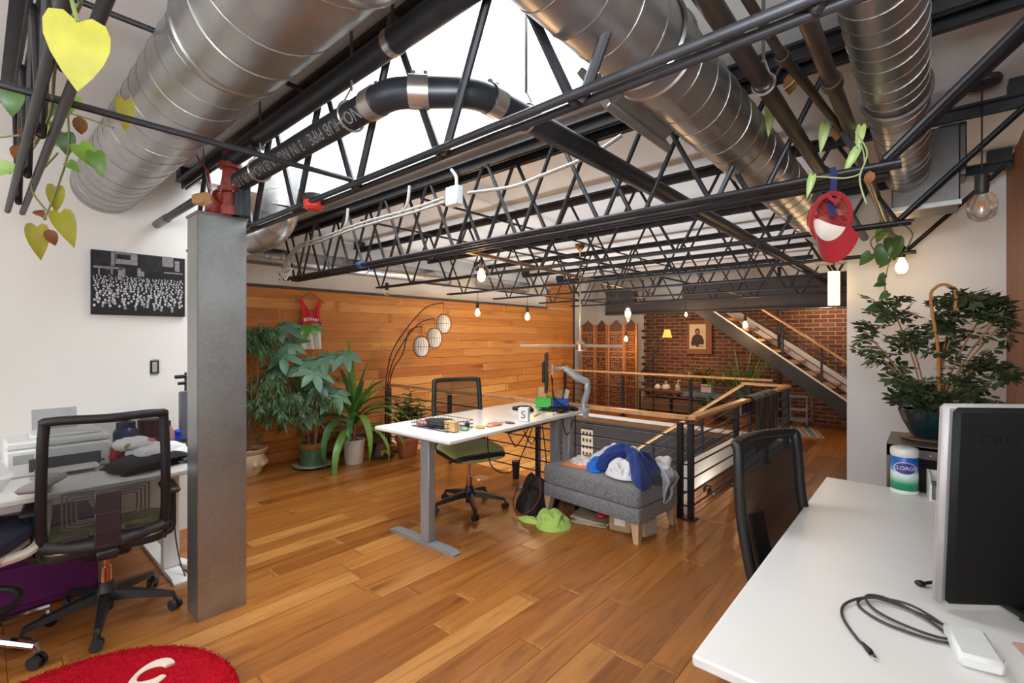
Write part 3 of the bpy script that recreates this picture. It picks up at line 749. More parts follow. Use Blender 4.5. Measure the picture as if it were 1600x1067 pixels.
# arc floor lamp with three lanterns
lbase = thing('arc_floor_lamp', 'arched bronze floor lamp with three ribbed white lanterns by the planked wall', 'lamp', (-5.42, 3.62, 0))
bronze = mat('bronze_tube', (96, 56, 38), .4, .5)
MB().lathe([(0, 0), (.17, 0), (.175, .012), (.17, .03), (.03, .04), (0, .04)], 32).build('base', darkplastic, lbase)
lampmat = mat('lantern_fabric', (224, 216, 206), .8, emit=(255, 238, 218), es=.14)
for i, (yy, zz, top) in enumerate(((1.02, 1.71, 2.02), (.82, 1.5, 1.78), (.56, 1.38, 1.66))):
    sx = .03*(i-1)
    pts = spline([(sx*.3, .0, .03), (sx*.6, .0, .6), (sx, .04+.02*i, 1.05), (sx, .18+.03*i, 1.42-.07*i), (sx, yy*.62, top-.12+.02*i), (sx, yy-.05, top), (sx, yy, top-.01)], 8)
    MB().tube(pts, .009, 8).build('arc_tube', bronze, lbase)
    MB().cyl((sx, yy, top-.01), (sx, yy, zz+.15), .004, 6).build('lantern_cord', bronze, lbase)
    sh = MB().lathe([(0, -.13), (.05, -.13), (.085, -.08), (.1, 0), (.085, .08), (.05, .13), (0, .13)], 24, (sx, yy, zz)).build('lantern', lampmat, lbase)
    for k in range(18):
        a = 2*PI*k/18
        MB().tube([(sx+.116*math.sin(u)*math.cos(a), yy+.116*math.sin(u)*math.sin(a), zz+.155*math.cos(u)) for u in [PI*(.08+.84*j/10) for j in range(11)]], .0028, 4).build('rib', bronze, sh, recalc=False)
    MB().tube([(sx+.116*math.cos(a), yy+.116*math.sin(a), zz) for a in [2*PI*k/24 for k in range(24)]], .003, 4, closed=True).build('hoop', bronze, sh)

plight('stair_fill', (-1.3, 9.35, 1.9), 9, (1, .8, .6)); plight('well_light', (-1.72, 6.0, -.5), 9, (1, .86, .7))  # the first has no fixture, added to brighten the rising stair's white skirt
# ------------------------------------------------------------------ things at the back: screen, console, picture, cart
scr = mat('carved_dark_wood', (92, 54, 28), .6, var=.3, scale=14); scr2 = mat('carved_light_wood', (164, 104, 56), .55, var=.25, scale=20)
t = thing('folding_screen', 'tall carved wooden folding screen with peaked panels in the far left corner', 'screen', (-5.75, 8.8, 0))
pts = [(0, .0), (.33, .08), (.66, .02), (1.0, .12), (1.32, .06)]
for i in range(4):
    a, e = Vector((*pts[i], 0)), Vector((*pts[i+1], 0)); d = (e-a); W = d.length-.01; u = d.normalized(); n = Vector((u.y, -u.x, 0))
    M4 = Matrix(((u.x, -n.x, 0, a.x), (u.y, -n.y, 0, a.y), (0, 0, 1, 0), (0, 0, 0, 1)))
    poly = [(0, .03), (W, .03), (W, 1.78), (W*.9, 1.76), (W*.75, 1.8), (W*.62, 1.84), (W*.5, 1.88), (W*.38, 1.84), (W*.25, 1.8), (W*.1, 1.76), (0, 1.78)]
    p = MB().prism(poly, .02, Matrix(((1, 0, 0), (0, 0, 1), (0, 1, 0)))).build('panel', scr, t); p.matrix_basis = M4
    fr = MB()
    for x in (.02, W-.02): fr.box((x, -.005, .9), (.04, .03, 1.76))
    for z in (.06, .5, .62, 1.1, 1.22, 1.62): fr.box((W/2, -.005, z), (W-.08, .024, .03))
    fr.build('frame', scr2, p)
    cv = MB(); rr = random.Random(i)
    for z in [x*.052+.12 for x in range(29)]:
        for k in range(5):
            if rr.random() < .8: cv.box((.06+(k+.5)*(W-.12)/5, -.006, z), ((W-.12)/5-.018, .02, .03))
    o = cv.build('carving', scr2, p, smooth=False, recalc=False); o['kind'] = 'stuff'
console_wood = wood('walnut_board', [(120, 76, 48), (104, 64, 40)], (1.4, 12, 12), rough=.45)
t = thing('console_table', 'long low console with wooden top and drawers before the brick wall', 'table', (-3.45, 9.05, 0))
MB().box((0, 0, .46), (1.9, .42, .04), ch=.004).build('top', console_wood, t)
for x in (-.93, -.3, .35, .93): MB().box((x, -.19, .22), (.03, .03, .44)).box((x, .19, .22), (.03, .03, .44)).build('leg', railsteel, t)
for x in (-.61, .02, .64): MB().box((x, .02, .2), (.58, .36, .24), ch=.006).build('drawer', wood('crate_pine', [(128, 90, 58), (112, 78, 50)], (1.4, 12, 12), rough=.6) if 'crate_pine' not in M_ else M_['crate_pine'], t)
cer = mat('white_ceramic', (224, 214, 202), .3)
for x, s, lb in ((-.46, 1, 'white lidded ceramic pot on the left end of the console'), (-.53, .75, 'smaller white lumpy ceramic dish left of the lidded pot')):
    o = thing('ceramic_pot', lb, 'pot', (-3.45+x-(.1 if s < 1 else 0), 9.02, .48))
    MB().lathe([(0, 0), (.06*s, 0), (.085*s, .03*s), (.085*s, .07*s), (.06*s, .1*s), (0, .1*s)], 20).build('body', cer, o)
    MB().lathe([(.062*s, .1*s), (.05*s, .12*s), (.015*s, .135*s), (.014*s, .15*s), (.02*s, .158*s), (0, .168*s)], 20).build('lid', cer, o)
o = thing('soap_bottle', 'white pump bottle with green label on the console', 'bottle', (-3.66, 9.0, .48))
MB().lathe([(0, 0), (.045, 0), (.047, .01), (.047, .11), (.03, .13), (.014, .135), (0, .135)], 18).build('body', whiteplastic, o)
MB().lathe([(.048, .02), (.049, .02), (.049, .07), (.048, .07)], 18).build('label', mat('lime_label', (170, 190, 70), .5), o)
MB().tube([(0, 0, .135), (0, 0, .2), (.05, -.0, .2)], .009, 8).build('pump', whiteplastic, o)
o = MB().sheet(lambda u, v: (-3.5+u*.75, 8.84+v*.34, .482+.002*math.sin(u*30)), 24, 6, (0, 0, .006)).add(*(lambda m: (m.v, m.f))(MB().box((-3.125, 8.835, .45), (.75, .008, .08)))).build('table_runner', mat('blue_grey_runner', (112, 140, 152), .9, var=.7, scale=40))
tag(o, 'blue and white patterned runner on the console top', 'runner')
o = thing('planter_box', 'white box planter holding the spiky plant on the console', 'planter', (-3.13, 9.06, .49))
MB().prism([(-.09, -.07), (.09, -.07), (.09, .07), (-.09, .07)], .15).build('body', cer, o); MB().box((0, 0, .148), (.16, .12, .01)).build('soil', mat('dark_soil', (48, 36, 28), .95, var=.4, scale=60), o)
for k, x in enumerate((-3.5, -2.86)):
    o = thing('candle_holder', ('slim pale candlestick left of the spiky plant', 'slim pale candlestick right of the spiky plant')[k], 'candlestick', (x, 9.12, .486), 0)
    MB().lathe([(0, 0), (.04, 0), (.035, .01), (.008, .02), (.008, .2), (.02, .21), (.02, .225), (0, .225)], 14).build('stem', brass, o); MB().cyl((0, 0, .22), (.004, 0, .36), .01, 10).build('candle', paper, o)
o = thing('picture_board', 'wooden board with a pale portrait print hung on the brick wall', 'picture', (-3.53, BACK-.05, 1.52))
MB().box((0, 0, 0), (.5, .03, .7), ch=.004).build('backing_board', wood('rustic_board', [(150, 96, 54), (132, 82, 46)], (10, 10, 1.4), rough=.65), o)
MB().box((-.03, -.019, .01), (.33, .008, .5)).build('print', mat('cream_print', (222, 196, 164), .7, var=.08, scale=14), o)
sil = MB().prism([(-.12, -.2), (.12, -.2), (.13, -.08), (.09, .02), (.04, .05), (-.05, .05), (-.1, .0), (-.13, -.1)], .003, Matrix(((1, 0, 0), (0, 0, -1), (0, 1, 0)))).sph((0, 0, .11), (.05, .003, .065), 16, 8)
q = sil.build('seated_figure_print', mat('print_dark_ink', (74, 56, 50), .8, var=.6, scale=20), o); q.location = (-.03, -.024, .0)
MB().sph((-.03, -.0275, .1), (.032, .002, .045), 14, 8).build('face_print', mat('print_face_tone', (166, 122, 94), .8), o)
MB().box((-.11, -.0265, -.2), (.1, .002, .05)).box((.06, -.0265, -.17), (.12, .002, .04)).build('pale_print_patch', mat('print_pale', (206, 190, 172), .8), o)
o = thing('boom_lamp', 'dark boom floor lamp with glowing basket shade before the bricks', 'lamp', (-4.05, 8.75, 0))
MB().lathe([(0, 0), (.13, 0), (.13, .02), (.02, .03), (0, .03)], 20).build('base', blackplastic, o)
MB().cyl((0, 0, .02), (0, 0, 1.95), .014, 10).build('pole', blackplastic, o)
MB().tube([(-.24, -.0, .82), (0, 0, 1.12), (.24, 0, 1.62), (.3, 0, 1.66)], [.03, .014, .012, .01], 10).build('boom', blackplastic, o)
MB().lathe([(.05, .1), (.09, -.05), (.087, -.05), (.047, .1)], 18, (.28, 0, 1.56)).build('shade', mat('amber_shade', (226, 150, 70), .6, emit=(255, 170, 80), es=.9), o)
MB().sph((.28, 0, 1.56), .03).build('bulb', glow, o); plight('bulb_light', (-3.77, 8.75, 1.48), 8, (1, .6, .3))
o = thing('wire_cart', 'grey wire shelf cart standing under the rising stair', 'cart', (-1.7, 9.35, 0))
fr = MB()
for x in (-.16, .16):
    for y in (-.2, .2): MB().cyl((x, y, .05), (x, y, .52), .01, 8).build('post', greymetal, o); MB().sph((x, y, .028), (.02, .012, .027), 10, 6).build('wheel', blackplastic, o)
for z in (.1, .28, .5):
    m = MB()
    for k in range(9): m.cyl((-.16, -.2+k*.05, z), (.16, -.2+k*.05, z), .003, 5)
    for x in (-.16, .16): m.cyl((x, -.2, z), (x, .2, z), .007, 6)
    m.build('wire_shelf', greymetal, o)
rugm = NT('striped_rug'); _w = rugm.n('ShaderNodeTexWave', bands_direction='X'); _w.inputs['Scale'].default_value = 1.7; rugm.l(rugm.coord(), _w.inputs['Vector'])
rugm.l(rugm.ramp(_w.outputs['Fac'], [(.2, lin((90, 128, 134))), (.4, lin((150, 168, 164))), (.6, lin((206, 192, 180))), (.85, lin((160, 128, 120)))]), rugm.b.inputs['Base Color']); rugm.set(Roughness=.95)
o = thing('striped_rug', 'small turquoise and cream striped rug with fringe on the far walkway', 'rug', (-1.62, 8.75, 0), .3)
MB().sheet(lambda u, v: ((u-.5)*.62, (v-.5)*.8, .004+.004*math.sin(u*9+v*4)**2), 16, 16, (0, 0, .008)).build('weave', rugm.m, o)
fr = MB()
for k in range(26): fr.cyl(((k/25-.5)*.6, -.4, .008), ((k/25-.5)*.62+.01*math.sin(k*3), -.47, .004), .004, 4)
q = fr.build('fringe', mat('cream_fringe', (214, 202, 190), .95), o); q['kind'] = 'stuff'
# dark cloth over the right railing
def drape(u, v):
    y = -.5+u+.0; s = (v-.28)*.9; fold = .022*math.sin(u*24+v*2)+.012*math.sin(u*57)
    if abs(s) < .05: return (s*.9, y+.0, RH+.016+.006*math.cos(u*24))
    sg = 1 if s > 0 else -1
    return (sg*(.05+abs(fold)+.008), y+.03*math.sin(v*5+u*3)*(abs(s)), RH+.016-(abs(s)-.05)*1.0)
tag(MB().sheet(drape, 70, 30, None).build('draped_cloth', mat('dark_brown_cloth', (58, 48, 44), .9, var=.2, sheen=.2), recalc=False), 'dark brown cloth draped over the right railing', 'cloth').location = (OX+.025, 6.0, 0)
# cream print on the well wall
o = thing('wall_poster', 'cream poster with rows of small dark pictures on the stair well wall', 'poster', (-5.18, OY1-.0, -.62))
MB().box((0, .008, 0), (.27, .012, .56)).build('sheet', mat('cream_poster', (206, 192, 166), .8), o)
pic = mat('poster_ink', (78, 64, 54), .8, var=.6, scale=30)
for i in range(3):
    for j in range(4): MB().sph(((i-1)*.08, 0, .2-j*.135), (.026, .004, .04), 10, 6).build('picture', pic, o)
# ------------------------------------------------------------------ desks and office chairs
def sup(mb, c, r, e1=.35, e2=.35, nu=28, nv=14, M=None):
    pw = lambda v, e: math.copysign(abs(v)**e, v)
    t = MB().sph((0, 0, 0), 1., nu, nv); out = []
    for p in t.v:
        ph = math.asin(max(-1, min(1, p[2]))); th = math.atan2(p[1], p[0]); ch = pw(math.cos(ph), e1)
        q = Vector((r[0]*ch*pw(math.cos(th), e2), r[1]*ch*pw(math.sin(th), e2), r[2]*pw(math.sin(ph), e1)))
        out.append((M @ q if M else q)+Vector(c))
    return mb.add(out, t.f)
olive = mat('olive_seat_fabric', (156, 162, 100), .9, var=.08, scale=60, bump=.15, bscale=300, sheen=.2)
blackfab = mat('black_seat_fabric', (34, 34, 36), .9, var=.1, bump=.1, bscale=300)
netdark = netting('black_back_mesh', (24, 23, 24), .6)
netdense = netting('dense_black_mesh', (22, 21, 21), .86)
lift = mat('gas_lift_metal', (190, 150, 124), .22, 1., var=.05)
def task_chair(label, loc, rz, seat_mat, net, arms=False, hs=1., spin=.2, lumbar=True, roll=0., lift_z=0.):
    t = thing('office_chair', label, 'chair', loc, rz, 'black mesh office chairs')
    MB().lathe([(0, .05), (.03, .05), (.034, .1), (.05, .105), (.05, .15), (.036, .17), (.03, .2), (0, .2)], 20).build('hub', blackplastic, t)
    for k in range(5):
        a = spin+k*2*PI/5; d = Vector((math.cos(a), math.sin(a), 0)); s = Vector((-d.y, d.x, 0))
        m = MB(); rows = []
        for r, z, w, h in ((.03, .13, .03, .05), (.12, .122, .026, .042), (.22, .105, .02, .032), (.31, .088, .016, .024), (.318, .066, .014, .03)):
            rows.append([d*r+s*w+Vector((0, 0, z-h/2)), d*r+s*w*.7+Vector((0, 0, z+h/2)), d*r-s*w*.7+Vector((0, 0, z+h/2)), d*r-s*w+Vector((0, 0, z-h/2))])
        v = [p for r_ in rows for p in r_]
        f = [(4*i+j, 4*i+(j+1) % 4, 4*i+4+(j+1) % 4, 4*i+4+j) for i in range(4) for j in range(4)]+[(0, 1, 2, 3), (16, 17, 18, 19)]
        m.add(v, f).build('base_leg', blackplastic, t)
        c = d*.318; ca = a+1.1+k; w = Vector((math.cos(ca), math.sin(ca), 0))
        m = MB()
        for sg in (-1, 1): m.cyl(c+w*(sg*.008)+Vector((0, 0, .028)), c+w*(sg*.024)+Vector((0, 0, .028)), .027, 18)
        m.cyl(c+Vector((0, 0, .03)), c+Vector((0, 0, .075)), .008, 8).build('caster', darkplastic, t)
    MB().cyl((0, 0, .19), (0, 0, .4*hs+lift_z), .014, 14).cyl((0, 0, .19), (0, 0, .28), .024, 14).build('gas_lift', lift, t)
    z = .40*hs+lift_z
    MB().box((-.02, 0, z+.0), (.26, .2, .06), ch=.015).box((-.19, 0, z+.03), (.16, .09, .05), ch=.012).cyl((.04, -.09, z), (.06, -.22, z-.01), .008, 8).build('tilt_mechanism', blackplastic, t)
    sup(MB(), (.02, 0, z+.045), (.245, .25, .032), .4, .3).build('seat_pan', blackplastic, t)
    m = sup(MB(), (0, 0, 0), (.245, .25, .036), .5, .32, 40, 16)
    m.v = [(p[0]+.02, p[1], p[2]+z+.085-.045*max(0, p[0]-.1)/.14*(p[0] > .1)-.012*math.cos(p[1]*6)) for p in m.v]
    m.build('seat', seat_mat, t)
    zb, zt = z+.10, 1.11*hs
    def back(u, v):       # u across -1..1, v up 0..1
        w = .235-.012*v+.006*math.sin(v*PI)
        x = -.225-.085*v-.045*math.sin(PI*min(1, v*1.15))*.5+.05*u*u-(roll*max(0, v-.86)**2*9)
        return Vector((x, u*w, zb+(zt-zb)*v))
    fr = []
    cr = [(-.86, 0), (.86, 0), (1, .05), (1, .5), (1, .94), (.9, 1), (0, 1.0), (-.9, 1), (-1, .94), (-1, .5), (-1, .05)]
    path = spline([back(*p) for p in cr], 6, closed=True)
    MB().tube(path, [.022]*len(path), 10, closed=True).build('back_frame', blackplastic, t)
    MB().sheet(lambda a, b: back(-.97+1.94*a, .02+.96*b), 16, 20).build('back_mesh', net, t, recalc=False)
    m = MB(); path = [back(-1.0, .04)+Vector((-.01, 0, -.02)), back(-.7, -.02), back(0, -.035)+Vector((-.02, 0, 0)), back(.7, -.02), back(1.0, .04)+Vector((-.01, 0, -.02))]
    m.tube(spline(path, 6), .03, 10)
    for s in (-1, 1): m.tube([back(s*1.0, .06), back(s*1.02, -.06)+Vector((-.005, 0, 0)), back(s*1.0, -.13)+Vector((.0, 0, 0))], [.02, .018, .014], 8)
    m.build('lower_back_bar', darkplastic, t)
    m = MB()
    sp = [back(0, v)+Vector((-.035, 0, 0)) for v in (-.06, .1, .25, .42)]
    for p, q in zip(sp, sp[1:]): m.box((p+q)/2, (.022, .1, (q-p).length+.01), M=Matrix.Rotation(math.atan2(q.x-p.x, q.z-p.z), 3, 'Y'), ch=.006)
    m.build('spine', darkplastic, t)
    if lumbar:
        for s in (-1, 1):
            m = MB()
            for k in range(4):
                a, e = .045+.0+.014*k*0, .16-.016*k
                z0, z1 = .12+.022*k, .42-.022*k
                if e-a < .03: continue
                m.tube(spline([back(s*a/.23, z0), back(s*e*.93/.23, z0), back(s*e/.23, z0+.04), back(s*e/.23, z1-.04), back(s*e*.93/.23, z1), back(s*a/.23, z1)], 4), .0045, 6)
            m.v = [(p[0]+.016, p[1], p[2]) for p in m.v]
            m.build('lumbar_pad', mat('translucent_grey_pad', (150, 148, 140), .5), t)
        for s in (-1, 1): MB().box(back(s*.5, .06)+Vector((-.012, 0, 0)), (.01, .1, .028), ch=.003).build('lumbar_handle', darkplastic, t)
    if arms:
        for s in (-1, 1):
            MB().tube(spline([(-.08, s*.16, z+.02), (-.07, s*.27, z+.02), (-.05, s*.285, z+.1), (-.04, s*.285, z+.235)], 5), .018, 8).build('arm_post', blackplastic, t)
            MB().box((.0, s*.275, z+.25), (.25, .085, .028), ch=.012).build('arm_pad', darkplastic, t)
    return t
task_chair('black mesh chair with olive seat seen from behind at left desk', (-3.31, .47, 0), PI-.12, olive, netdark, True, 1.0, .5)
task_chair('black mesh chair with olive seat under the white standing desk', (-3.06, 2.9, 0), -.3, olive, netdark, False, 1.0, .95, True, 0., .05)
task_chair('black mesh chair tucked against the right foreground desk', (-.275, 2.2, 0), -.28, blackfab, netdense, False, .96, .3, False, .05)
# drafting chair at the left edge
cream_pl = mat('cream_chair_plastic', (216, 206, 192), .4)
t = thing('drafting_chair', 'cream framed drafting chair with navy seat and chrome base at left edge', 'chair', (-3.30, -.05, 0), PI-.45)
for k in range(5):
    a = -1.92+k*2*PI/5; d = Vector((math.cos(a), math.sin(a), 0))
    MB().tube([d*.03+Vector((0, 0, .15)), d*.34+Vector((0, 0, .1)), d*.345+Vector((0, 0, .07))], [.026, .018, .014], 8).build('base_leg', chrome, t)
    s = Vector((-d.y, d.x, 0)); m = MB()
    for sg in (-1, 1): m.cyl(d*.345+s*(sg*.006)+Vector((0, 0, .03)), d*.345+s*(sg*.024)+Vector((0, 0, .03)), .03, 18)
    m.cyl(d*.345+Vector((0, 0, .03)), d*.345+Vector((0, 0, .08)), .009, 8).build('caster', blackplastic, t)
MB().cyl((0, 0, .12), (0, 0, .5), .018, 14).build('gas_lift', chrome, t)
MB().tube([(.2*math.cos(a), .2*math.sin(a), .26) for a in [2*PI*i/36 for i in range(36)]], .016, 10, closed=True).build('foot_ring', blackplastic, t)
m = MB()
for k in range(3): m.cyl((0, 0, .26), (.2*math.cos(k*2.1), .2*math.sin(k*2.1), .26), .01, 8)
m.build('ring_spoke', blackplastic, t)
sup(MB(), (.02, 0, .57), (.24, .24, .045), .45, .35).build('seat', mat('navy_seat_fabric', (34, 38, 56), .9, bump=.1, bscale=300), t)
sup(MB(), (.0, 0, .515), (.22, .22, .02), .4, .35).build('seat_pan', cream_pl, t)
for s in (-1, 1):
    MB().tube(spline([(-.12, s*.2, .5), (-.05, s*.27, .51), (.05, s*.28, .56), (.09, s*.28, .78)], 6), [.022]*19, 8).build('arm_post', cream_pl, t)
    MB().box((.06, s*.275, .795), (.28, .1, .03), ch=.013).build('arm_pad', mat('grey_arm_pad', (158, 152, 146), .6), t)
MB().tube(spline([(-.2, -.18, .52), (-.26, -.2, .7), (-.28, -.19, 1.0), (-.28, .19, 1.0), (-.26, .2, .7), (-.2, .18, .52)], 6), .018, 8).build('back_frame', cream_pl, t)
MB().sheet(lambda u, v: (-.25-.03*v, (u-.5)*.37, .58+.42*v), 6, 8).build('back_mesh', netdark, t, recalc=False)

# white standing desk in the middle
t = thing('standing_desk', 'white topped standing desk with grey metal legs in the middle', 'desk', (-2.83, 2.97, 0), .035)
MB().box((0, 0, .806), (.84, 1.82, .028), ch=.006).build('desktop', laminate, t)
MB().box((0, 0, .775), (.1, 1.5, .034)).box((0, -.78, .77), (.62, .07, .03)).box((0, .62, .77), (.62, .07, .03)).build('under_frame', greymetal, t)
for x, y, w in ((.05, -.78, .095), (.2, .64, .07), (.33, .66, .075)):
    g = MB().box((x, y, .4), (w, .065, .75), ch=.006).build('leg', greymetal, t)
    MB().box((x, y, .58), (w-.016, .052, .37), ch=.004).build('inner_stage', greymetal, g)
for y, x0 in ((-.78, .0), (.64, .1)):
    MB().prism([(-.36, 0), (.36, 0), (.36, .012), (.3, .026), (-.3, .026), (-.36, .012)], .075, Matrix(((1, 0, 0), (0, 0, 1), (0, 1, 0))), y-.0375).build('foot', greymetal, t).location.x = x0
MB().box((.18, .2, .745), (.14, .6, .05), ch=.01).build('cable_tray', mat('slate_tray', (84, 88, 98), .6), t)
m = MB()
for P_ in ([(.2, -.3, .74), (.22, -.28, .5), (.24, -.1, .4), (.2, .1, .45), (.2, .3, .72)], [(.2, -.05, .72), (.22, 0, .62), (.18, .1, .58), (.2, .25, .72)], [(.25, .1, .72), (.3, .15, .6), (.26, .3, .72)], [(.3, .3, .74), (.3, .36, .4), (.24, .4, .1), (.1, .5, .01)], [(.39, .7, .8), (.36, .62, .62), (.4, .5, .68), (.41, .45, .8)], [(.38, .72, .78), (.33, .76, .3), (.2, .7, .01)]):
    m.tube(spline(P_, 6), .005, 6)
m.build('hanging_cable', cordmat, t)
DZ = .8205
# things on the standing desk
o = thing('wire_basket', 'black wire letter basket at the near end of the standing desk', 'basket', (-2.80, 2.37, DZ), .03)
m = MB()
for z in (.004, .03, .06): m.tube([(-.2, -.13, z), (.2, -.13, z), (.2, .13, z), (-.2, .13, z)], .0025, 5, closed=True)
for k in range(13):
    x = -.2+k*.4/12
    m.tube([(x, -.13, .06), (x, -.13, .004), (x, .13, .004), (x, .13, .06)], .0015, 4)
for k in range(7):
    y = -.13+k*.26/6
    m.tube([(-.2, y, .06), (-.2, y, .004), (.2, y, .004), (.2, y, .06)], .0015, 4)
m.build('wire_frame', cordmat, o)
def blob(name, label, cat, loc, r, m, seed=0, amp=.25, group=None, fr=2.5, lift=True, nu=30, nv=18, rz=0):
    mb = MB().sph((0, 0, 0), 1., nu, nv); v = []
    for p in mb.v:
        q = Vector(p); n = noise.noise(q*fr+Vector((seed*7.1, seed*3.3, 0))); n2 = 1-abs(noise.noise(q*fr*1.9+Vector((seed, 9, seed))))*2
        k = 1+amp*n+amp*.5*(n2-.5)
        z = q.z*r[2]*k+(r[2] if lift else 0)
        v.append((q.x*r[0]*k, q.y*r[1]*k, max(z, .001) if lift else z))
    mb.v = v
    o = mb.build(name, m, ang=80); o.location = loc; o.rotation_euler.z = rz
    return tag(o, label, cat, group)
blob('cloth_bundle', 'dark charcoal cloth lying in the wire basket', 'cloth', (-2.83, 2.38, DZ+.006), (.15, .1, .026), mat('charcoal_cloth', (40, 40, 44), .9, bump=.2), 3)
blob('pink_pouch', 'small pink pouch in the wire basket', 'pouch', (-2.93, 2.285, DZ+.006), (.06, .03, .02), mat('pink_cloth', (188, 120, 124), .8), 5, .12)
o = thing('kraft_box', 'small kraft cardboard box at the front of the wire basket', 'box', (-2.60, 2.29, DZ+.006), .1)
MB().box((0, 0, .033), (.1, .055, .066), ch=.004).build('carton', mat('kraft_board', (200, 158, 108), .7, var=.12, scale=30), o); MB().box((0, 0, .069), (.106, .061, .006), ch=.002).build('lid', M_['kraft_board'], o)
tr = [('silver_disc', 'teal foil packet beside the wire basket', 'packet', (120, 170, 140), -2.57, 2.39, (.035, .03, .012)), ('bottle', 'little dark jar beyond the kraft box', 'jar', (60, 44, 34), -2.62, 2.46, (.018, .018, .026)),
      ('yellow_charm', 'yellow crumpled wrapper on the standing desk edge', 'wrapper', (204, 168, 60), -2.55, 2.53, (.04, .03, .009)), ('peach_wrapper', 'peach coloured wrapper on the standing desk edge', 'wrapper', (222, 160, 120), -2.54, 2.62, (.035, .03, .008)),
      ('pink_wrapper', 'flat pink and red packet on the standing desk edge', 'packet', (206, 92, 96), -2.56, 2.70, (.06, .05, .008)), ('mint_wrapper', 'pale mint packet behind the pink packet', 'packet', (160, 200, 180), -2.6, 2.79, (.04, .03, .008)),
      ('ink_sheet', 'white badge with dark marks on the standing desk edge', 'badge', (88, 92, 116), -2.52, 2.83, (.05, .03, .006))]
for i, (n, lb, c, rgb, x, y, r) in enumerate(tr): blob(n if i not in (0, 2) else ('foil_packet' if i == 0 else 'yellow_wrapper'), lb, c, (x, y, DZ), r, mat('wrap_%d' % i, rgb, .4, var=.25, scale=40), i+10, .2, None, 2.5, True, 20, 12)
o = thing('letter_block', 'white square block bearing a brown letter S', 'block', (-2.50, 2.985, DZ), .48)
MB().box((0, 0, .055), (.085, .07, .11), ch=.004).build('body', whiteplastic, o)
text('letter_print', 'S', .09, mat('brown_letter', (104, 58, 44), .6), o, Matrix(((1, 0, 0, .0), (0, 0, -1, -.0352), (0, 1, 0, .053), (0, 0, 0, 1))), .0006)
o = thing('earphones', 'white coiled earphone wire behind the letter block', 'earphones', (-2.62, 3.06, DZ))
m = MB()
for k in range(4): m.tube(spline([(.05*math.cos(a)*(1+.2*k)-.04*k*.5, .04*math.sin(a)+.01*k, .006+.014*k+.006*math.sin(a*2)) for a in [2*PI*i/10 for i in range(10)]], 4, True), .003, 5, closed=True)
m.build('wire', whiteplastic, o); MB().sph((.07, .0, .008), .008).sph((.06, .03, .008), .008).build('earbud', whiteplastic, o)
o = thing('headphones', 'black over ear headphones lying on the standing desk', 'headphones', (-2.84, 3.38, DZ), .4)
MB().tube([(.07*math.cos(a), .085*math.sin(a), .03) for a in [PI*i/14 for i in range(15)]], .012, 8).build('headband', blackplastic, o)
for s in (-1, 1): MB().lathe([(0, -.015), (.03, -.015), (.036, 0), (.03, .015), (0, .015)], 20, (.07*s, -.01, .02), RY(.3)).build('ear_cup', blackplastic, o)
for nm, lb, rgb, x, y in (('green_crate', 'small bright green open box on the standing desk', (70, 196, 76), -2.83, 3.68), ('blue_crate', 'small blue open box right of the green box', (24, 84, 184), -2.67, 3.74)):
    c = mat(nm, rgb, .45); o = thing('plastic_box', lb, 'box', (x, y, DZ), .55)
    m = MB()
    m.box((0, 0, .004), (.15, .11, .008))
    for s in (-1, 1): m.box((s*.073, 0, .05), (.005, .11, .1)).box((0, s*.053, .05), (.15, .005, .1))
    m.build('body', c, o); m = MB()
    m.tube([(-.076, -.056, .1), (.076, -.056, .1), (.076, .056, .1), (-.076, .056, .1)], .005, 6, closed=True).build('rim', c, o)
for k, (x, y, rz, lb) in enumerate(((-2.84, 3.68, .3, 'kraft paper bag standing in the green box'), (-2.685, 3.73, .5, 'kraft paper card standing in the blue box'), (-2.63, 3.77, -.2, 'white paper card standing in the blue box'))):
    m = MB().box((0, 0, .1), (.085-.03*(k > 0), .03 if k == 0 else .004, .185-.03*(k > 0)), M=RY((-.05, .1, .25)[k]), ch=.002)
    o = m.build('paper_bag' if k == 0 else 'paper_card', M_['kraft_board'] if k < 2 else paper); o.location = (x, y, DZ+.01); o.rotation_euler.z = rz; tag(o, lb, 'bag' if k == 0 else 'card')
o = thing('monitor', 'black monitor seen edge on, held by the silver arm', 'monitor', (-2.73, 3.6, DZ), .62)
MB().box((-.005, 0, .36), (.025, .46, .36), ch=.006).build('housing', blackplastic, o)
MB().box((.0085, 0, .365), (.004, .44, .32)).build('screen', mat('dark_screen', (16, 17, 20), .15), o)
MB().box((-.03, 0, .36), (.03, .2, .2), ch=.012).build('rear_bulge', blackplastic, o)
silver = mat('silver_arm', (190, 198, 206), .38, .4)
o = thing('monitor_mount', 'silver jointed monitor arm clamped to the standing desk', 'mount', (-2.46, 3.82, DZ), 0)
MB().box((0, 0, .01), (.09, .09, .02), ch=.006).cyl((0, 0, .02), (0, 0, .08), .026, 18).box((0, .03, -.03), (.05, .02, .1)).build('clamp', silver, o)
MB().tube([(0, 0, .07), (.045, -.01, .18), (.05, -.02, .225)], [.032, .028, .032], 14).build('lower_arm', silver, o)
MB().cyl((.05, -.02, .2), (.05, -.02, .285), .028, 18).build('joint', silver, o)
MB().tube([(.05, -.02, .27), (-.02, -.09, .31), (-.11, -.16, .4)], [.03, .034, .028], 14).build('upper_arm', silver, o)
MB().tube([(-.11, -.16, .4), (-.2, -.19, .39)], .013, 10).box((-.225, -.2, .385), (.02, .1, .1), M=RZ(.62), ch=.004).build('mount_plate', silver, o)
m = MB()
for P_ in ([(-.22, -.22, .33), (-.2, -.2, .12), (-.16, -.12, .04), (-.05, -.06, .01)], [(-.22, -.2, .3), (-.18, -.24, .1), (-.1, -.2, .01)]): m.tube(spline(P_, 6), .005, 6)
m.build('cable', cordmat, o)
